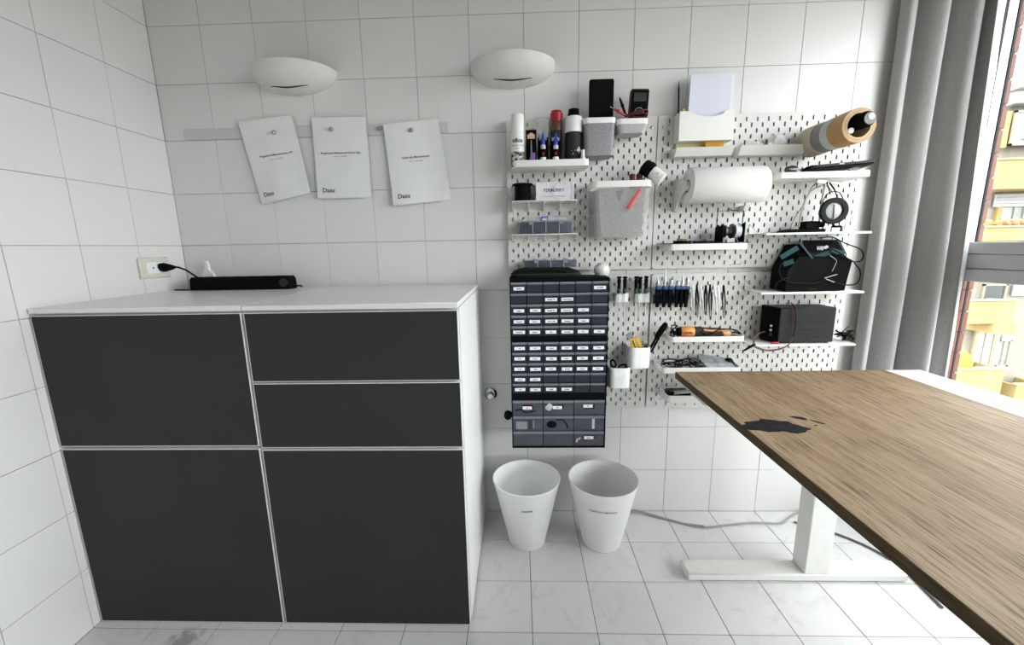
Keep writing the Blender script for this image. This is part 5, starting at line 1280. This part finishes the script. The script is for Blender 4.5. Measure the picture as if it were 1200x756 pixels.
mb = MB(); text(mb, 'WEP', .013, P(957, 293, -.1265), XD, ZD, .0005, 'LEFT', .0007); mb.box(P(957, 290, -.126).x, P(968, 290, -.126).x, -.127, -.1268, P(962, 289, -.126).z - .001, P(962, 289, -.126).z + .001); 
# pale round emblem beside the letters
e0 = P(968.5, 290, -.127); mb.turned([(0, .007), (1, .007)], e0, e0 + V((0, -.0006, 0)), 14); obj('printed_marks', mb, LGREY, t, smooth=0)
CB = [[(958, 279), (975, 278), (990, 285), (1008, 292), (1012, 300), (1008, 306), (998, 306), (985, 297), (972, 291), (966, 295)],
      [(1001, 308), (1008, 318), (1006, 330), (998, 334), (985, 333), (975, 328)],
      [(920, 305), (914, 312), (914, 322), (922, 330), (938, 332), (955, 332), (966, 328)],
      [(908, 339), (910, 332), (918, 327), (924, 326)]]
for k, c_ in enumerate(CB):
    mb = MB().tube([P(u, v, -.142) for u, v in c_], .0022, 7); obj('cable', mb, RUBBER, t)
mb = MB().tube([P(972, 299, -.14), P(980, 305, -.142), P(979, 310, -.142), P(975, 318, -.142)], .0012, 6); mb.tube([P(966, 326, -.143), P(981, 321.5, -.143)], .0016, 6, 0); mb.tube([P(968, 327, -.143), P(978, 331, -.143)], .0016, 6, 0); obj('solder_wire', mb, STEEL, t)
mb = MB().sphere((xat(948, 338, -.125), -.125, zb + .008), .03, 14, 8, sz=.22, sy=.6); obj('iron_rest', mb, RUBBER, t)
# power supply
S11 = wire_shelf(880, 1003, 403.5, 'lowest thin white shelf, holding the black power supply'); zb = S11[3] + .0005
t = thing('power_supply', 'black bench power supply with vented side on the lowest shelf', 'power supply', (xat(938, 400, -.09), -.09, zb))
yf = -.130
A, B_ = at(911, 400, yf), at(976, 400, yf); xL = A.x; xR = B_.x; zt = zat(940, 361, yf)
LE = xL - .055
fp = [V((xL, yf, zb + .004)), V((xR, yf, zb + .004)), V((xR, yf, zt)), V((xL, yf, zt))]
mb = MB().box(xL, xR, yf, -.032, zb + .004, zt, .003); obj('case', mb, mat('charcoal_metal', (.022, .0225, .024), .45, spec=0.12), t)
mb = MB().prism([(xL - .0005, yf + .002), (xL - .0005, -.036), (xL - .018, -.040), (xL - .026, -.070)], zb + .003, zt + .001, 'xy'); obj('front_panel', mb, BLACK, t)
for x_ in (xL + .015, xR - .015):
    for y_ in (yf + .015, -.05): mb = MB().cyl((x_, y_, zb), (x_, y_, zb + .004), .006, n=12); obj('foot', mb, RUBBER, t)
mb = MB()
Wd = xR - xL
for g in (.80, .70, .60, .38, .28, .18):
    for k in range(16):
        x_ = xL + Wd*(.14 + .78*k/16); z_ = zb + (zt - zb)*g
        mb.loft([[V((x_ + dx + .002*s, yy, z_ + dz)) for dx, dz, s in ((-.0015, -.0035, -1), (.0015, -.0035, -1), (.0015, .0035, 1), (-.0015, .0035, 1))] for yy in (yf - .0004, yf + .001)])
obj('vent_slot', mb, mat('vent_black', (.004, .004, .004), .8), t, smooth=0)
for k, z_ in enumerate((.25, .38, .50)):
    p_ = V((xL - .014, yf + .022, zb + (zt-zb)*z_)); mb = MB().turned([(0, .006), (1, .0045)], p_, p_ + V((-.010, -.014, 0)), 12); obj('terminal', mb, CHROME if k else DGREY, t)
mb = MB().box(xL - .022, xL - .012, -.050, -.046, zb + .03, zb + .034); 
mb = MB()
for z_ in (.35, .75): mb.box(xR, xR + .006, -.10, -.085, zb + (zt-zb)*z_, zb + (zt-zb)*(z_+.08), .001)
obj('rear_standoff', mb, BLACK, t)
mb = MB().tube([at(921, 356, -.137), at(927, 355, -.140), at(931, 361, -.141), at(932.5, 372, -.142), at(932, 384, -.142), at(929, 395, -.142)], .0017, 6)
mb.mat(1).tube([at(929, 395, -.142), at(924, 404, -.150), at(912, 409, -.155), at(898, 410, -.155), at(886, 406, -.145), at(884, 399, -.13), at(890, 391, -.115), at(897, 389, -.10)], .0017, 6)
mb.mat(2).tube([at(925, 357, -.139), at(929, 359, -.1395), at(930.8, 370, -.1405), at(931, 380, -.1405)], .0018, 6); 
mb.mat(2).tube([at(924.8, 404.8, -.152), at(912, 410.0, -.157), at(897, 411, -.157), at(885, 407, -.147), at(882.5, 400, -.132), at(888, 391.5, -.117), at(896, 388.5, -.102)], .0018, 6)
solo('test_leads', mb, [RUBBER, DRED, DRED], 'red and black leads looping over and under the power supply shelf', 'cable')
t = thing('crocodile_clip', 'black probe clip hanging left of the lowest shelf', 'clip', at(880, 410, -.14))
mb = MB().turned([(0, .003), (.3, .005), (.8, .004), (1, .0015)], at(885, 403, -.14), at(871, 411.5, -.14), 10); obj('grip', mb, BLACK, t)
mb = MB().box(xat(900, 401, -.11), xat(909, 401, -.11), -.135, -.125, zb, zb + .007, .002); solo('red_clip', mb, RED, 'red clip on the shelf at the power supply foot', 'clip')
rnd = random.Random(21); mb = MB(); c = at(988, 395, -.09)
for k in range(5):
    mb.tube([V((c.x + rnd.uniform(-.026, .034), -.09 + rnd.uniform(-.025, .025), zb + .0035 + rnd.random()*.036)) for _ in range(7)], .0024, 6)
mb.tube([V((c.x - .01, -.09, zb + .03)), V((c.x + .004, -.095, zb + .05)), V((c.x + .012, -.095, zb + .056))], .0015, 5)
solo('coiled_cable', mb, RUBBER, 'tangle of black cable at the right end of the lowest shelf', 'cable')

# ------------------------------------------------------------------ pliers and tweezers
t = thing('pliers_rack', 'white rack behind the row of blue pliers', 'rack', (xat(785, 350, -.03), YB, zat(785, 357, -.04)))
a, b = at(768, 336, -.05), at(801, 357, -.05)
mb = MB().box(a.x, b.x, -.030, YB, b.z, a.z, .001); mb.box(a.x, b.x, -.055, -.030, b.z, b.z + .006, .001); mb.box(a.x + .002, b.x, -.040, -.030, a.z - .008, a.z, .001); obj('rack', mb, WHITE2, t)
mb = MB().box(a.x - .004, b.x + .004, -.0475, -.0405, b.z + .0065, zat(785, 344.5, -.05), .001); obj('blue_strip', mb, NAVY, t, 'dark blue strip across the rack')
def pliers(u, vt, kind, label, k):
    y = -.068
    zt = zat(u, 327 + 9, y); z0 = zat(u, 360, y); x = xat(u, 345, y); tip = zat(u, vt, y)
    t = thing('pliers', label, 'pliers', (x, y, z0), 'blue pliers in a row')
    jz = zat(u, 335, y)
    if kind == 'needle': prof = [(0, .0065), (.35, .006), (.5, .003), (1, .0012)]
    elif kind == 'bent': prof = [(0, .006), (.45, .0055), (.6, .003), (1, .001)]
    else: prof = [(0, .007), (.4, .0085), (.8, .007), (1, .003)]
    mb = MB().turned(prof, (x, y, jz), (x + (.0 if kind != 'bent' else -.006), y, tip), 10, sx=1.0); obj('jaws', mb, STEEL, t)
    mb = MB().cyl((x, y - .004, jz + .004), (x, y - .007, jz + .004), .0045, n=12); obj('pivot', mb, STEEL, t)
    for s_, yy in ((-1, 0), (1, .012)):
        mb = MB().tube([V((x + s_*.0015, y + yy*.2, jz + .001)), V((x + s_*.0055 + .0005, y + yy*.5 - .004, jz - .014)), V((x + s_*.0045, y + yy*.6 - .004, jz - .045)), V((x + s_*.0035, y + yy*.4, z0))], lambda f: .0042 + .0012*math.sin(PI*f), 8)
        obj('grip', mb, BLACK, t)
    mb = MB(); mb.loft([rr3(x - .0105, x + .0105, y - .008, y + .006, .004, jz - .014), rr3(x - .012, x + .012, y - .010, y + .006, .005, jz - .008), rr3(x - .0085, x + .0085, y - .007, y + .005, .003, jz + .000)]); obj('shoulder', mb, NAVY, t, 'blue rubber shoulder')
    mb = MB().box(x - .0095, x + .0095, y + .004, y + .012, z0 + .014, jz - .012, .002); obj('inner_grip', mb, NAVY, t)
for k, (u, vt, kd, lb) in enumerate([(771, 324, 'bent', 'blue pliers with a thin bent tip, leftmost in the row'), (778.5, 315, 'needle', 'blue pliers with the longest needle nose, second in the row'), (785.5, 327, 'flat', 'blue pliers with a short stubby nose, third in the row'), (793.5, 329, 'flat', 'blue pliers with bright jaws, fourth in the row'), (799, 322, 'needle', 'blue pliers with pointed jaws, fifth in the row'), (804.5, 325, 'flat', 'blue pliers at the right end of the row')]): pliers(u, vt, kd, lb, k)
y = -.045
a, b = at(811, 343, y), at(850, 350, y)
t = thing('tweezer_rack', 'white slotted rack holding the row of tweezers', 'rack', ((a.x+b.x)/2, YB, b.z))
mb = MB().box(a.x, b.x, -.034, YB, b.z, a.z, .001)
for k in range(8): xx = a.x + (b.x - a.x)*(k + .5)/8 ; mb.box(xx - .0058, xx + .0058, -.050, -.034, b.z, a.z, .001)
obj('rack', mb, WHITE2, t)
tws = [(811.5, 334, 368, 0), (816, 333, 372, 1), (821, 334, 373, 0), (826.5, 334, 368, 1), (831.5, 333, 373, 1), (836.5, 332, 368, 0), (841, 336, 371, 2), (847.5, 334, 373, 1)]
for k, (u, v0, v1, m_) in enumerate(tws):
    yy = -.056; p0 = at(u + .6, v0, yy); p1 = at(u + 1.0 + (k % 3 - 1)*1.0, v1, yy)
    ordn = ['leftmost', 'second from left', 'third from left', 'fourth from left', 'fifth from left', 'sixth from left', 'silver, second from right', 'rightmost'][k]
    t = thing('tweezers', f'fine tweezers in the white rack, {ordn}', 'tweezers', (p1.x, yy, p1.z), 'tweezers in a row')
    mm = [STEEL, BLACK, STEEL][m_]
    for s_ in (-1, 1):
        mb = MB(); mid = p0.lerp(p1, .45) + V((s_*.0042, -.002*s_, 0))
        q0, q1 = p0 + V((s_*.0008, 0, 0)), p1 + V((s_*.0022, 0, 0))
        def W(c, w_, th=.001): return [c + V((-w_, -th, 0)), c + V((w_, -th, 0)), c + V((w_, th, 0)), c + V((-w_, th, 0))]
        mb.loft([W(q0, .0018), W(q0.lerp(mid, .5), .0024), W(mid, .0024), W(mid.lerp(q1, .5), .0016), W(q1, .0005)]); obj('arm', mb, mm, t, smooth=0)

# ------------------------------------------------------------------ rotary tool shelf, cable shelf, small tray
S5 = tray_shelf(785.5, 873, 397.5, 'white tray shelf with the orange rotary tool', .125, .020); zb = S5[3] + .0005
zc = zb + .028
t = thing('rotary_tool', 'orange and black rotary tool lying in the tray shelf', 'rotary tool', (xat(825, 388, -.1), -.10, zb))
def X_(u): return xat(u, 387, -.105)
y = -.105
mb = MB().turned([(0, .012), (.2, .017), (1, .0175)], (X_(793), y, zc), (X_(797), y, zc), 20); obj('nose_collar', mb, BLACK, t)
mb = MB().turned([(0, .019), (.04, .0205), (.96, .0205), (1, .019)], (X_(797), y, zc), (X_(812.5), y, zc), 24); obj('head', mb, ORANGE, t, 'orange head with dark lettering')
mb = MB(); text(mb, 'DEXTER', .0085, (X_(799.5), y - .0208, zc - .003), XD, ZD, .0006, 'LEFT', .0003); obj('printed_text', mb, DGREY, t, smooth=0)
mb = MB().turned([(0, .019), (.1, .0195), (.5, .017), (.9, .018), (1, .015)], (X_(812.5), y, zc), (X_(846), y, zc - .004), 22); obj('body', mb, DGREY, t)
mb = MB().tube([V((X_(822), y - .017, zc + .010)), V((X_(832), y - .0185, zc + .006)), V((X_(843), y - .017, zc + .008)), V((X_(845.5), y - .016, zc - .006))], .0045, 8); obj('soft_grip', mb, ORANGE, t, 'orange soft grip inlay')
mb = MB().turned([(0, .014), (.5, .015), (1, .008)], (X_(847), y, zc - .006), (X_(856), y, zc - .008), 18); obj('tail_cap', mb, mat('pale_orange', (.55, .33, .12), .5), t)
mb = MB().tube([V((X_(856), y, zc - .008)), V((X_(862), y, zc - .004)), V((X_(868), y - .002, zc - .012)), V((X_(869.5), y, zc - .016))], .003, 8)
mb.tube([V((X_(818), y - .019, zc + .004)), V((X_(828), y - .020, zc - .008)), V((X_(838), y - .022, zc + .010)), V((X_(850), y - .018, zc + .012)), V((X_(862), y - .010, zc + .004)), V((X_(869), y - .004, zc - .014))], .0026, 7); obj('cord', mb, RUBBER, t)
rnd = random.Random(5); mb = MB(); c = V((X_(790.5), y, zc))
for k in range(3): mb.tube([V((c.x + rnd.uniform(-.014, .014), y + rnd.uniform(-.012, .012), zc + rnd.uniform(-.022, .026))) for _ in range(7)], .0024, 6)
solo('loose_black_lead', mb, RUBBER, 'knot of black lead at the nose of the rotary tool', 'cable')
mb = crumple(X_(786), -.09, zc + .004, .016, .012, .022, 7); mb.v = [V((p.x, p.y, max(zb + .001, p.z - (T2[3] - zc)*0)) if p.z < 1.2 else p) for p in mb.v]
bm_ = bmesh.new(); bmesh.ops.create_icosphere(bm_, subdivisions=2, radius=1); r_ = random.Random(8); mb = MB()
for v in bm_.verts: k = 1 + r_.uniform(-.35, .25); v.co = V((X_(786) + v.co.x*.015*k, -.09 + v.co.y*.012*k, max(zb + .001, zc + .002 + v.co.z*.022*k)))
mb.add([v.co.copy() for v in bm_.verts], [[v.index for v in f.verts] for f in bm_.faces]); bm_.free()
solo('clear_bag', mb, CR, 'crinkled clear bag at the left end of the rotary tool tray', 'bag', smooth=0)
S6 = tray_shelf(776, 869, 434, 'white tray shelf of black cables just above the desk corner', .125, .022); zb = S6[3] + .0005
rnd = random.Random(31)
for j in range(3):
    mb = MB(); cx = [S6[1] + .055, S6[1] + .11, S6[1] + .15][j]; w_ = [.045, .045, .03][j]
    pts = []
    for k in range(26):
        a = k*.95 + j; pts.append(V((cx + w_*math.cos(a)*(.75 + .25*rnd.random()), -.09 + .035*math.sin(a), zb + .006 + .030*(.5 + .5*math.sin(a*.7 + j))*(.7 + .3*rnd.random()))))
    mb.tube(pts, .0021, 6); solo('black_cable', mb, RUBBER, ['coil of black cable at the left end of the cable tray', 'coil of black cable in the middle of the cable tray', 'coil of black cable beside the clear bag in the cable tray'][j], 'cable', 'black cables in the tray')
a = at(823, 428, -.10); b = at(858, 416, -.10)
t = thing('zip_bag', 'clear zip bag lying on the cables at the right of the tray', 'bag', ((a.x+b.x)/2, -.09, zb))
mb = MB().loft([[V((a.x - .008, -.115, zb + .030)), V((b.x - .004, -.12, zb + .024)), V((b.x + .002, -.05, zb + .030)), V((a.x + .004, -.045, zb + .048))], [V((a.x + .01, -.145 + .012, zb + .012)), V((b.x + .012, -.133, zb + .006)), V((b.x + .012, -.05, zb + .012)), V((a.x + .02, -.045, zb + .014))]]); obj('bag', mb, mat('grey_clear_bag', (.35, .36, .39), .15, alpha=.75, var=.3, scale=40), t, smooth=0)
mb = MB().sphere((S6[2] - .02, -.085, zb + .016), .022, 12, 8, jitter=.2); solo('black_adapter', mb, RUBBER, 'black lump of cable at the right end of the cable tray', 'adapter')
S7 = tray_shelf(782, 835, 468, 'small white tray low on the board, half hidden by the desk', .115, .030); zb = S7[3] + .0005
t = thing('black_gadget', 'black and silver gadget in the small low tray', 'gadget', (S7[1] + .06, -.09, zb))
mb = MB().box(S7[1] + .012, S7[1] + .10, -.115, -.06, zb, zb + .034, .006); obj('body', mb, BLACKG, t)
mb = MB().turned([(0, .008), (1, .008)], (S7[1] + .03, -.112, zb + .030), (S7[1] + .105, -.112, zb + .036), 14); obj('silver_tube', mb, CHROME, t)
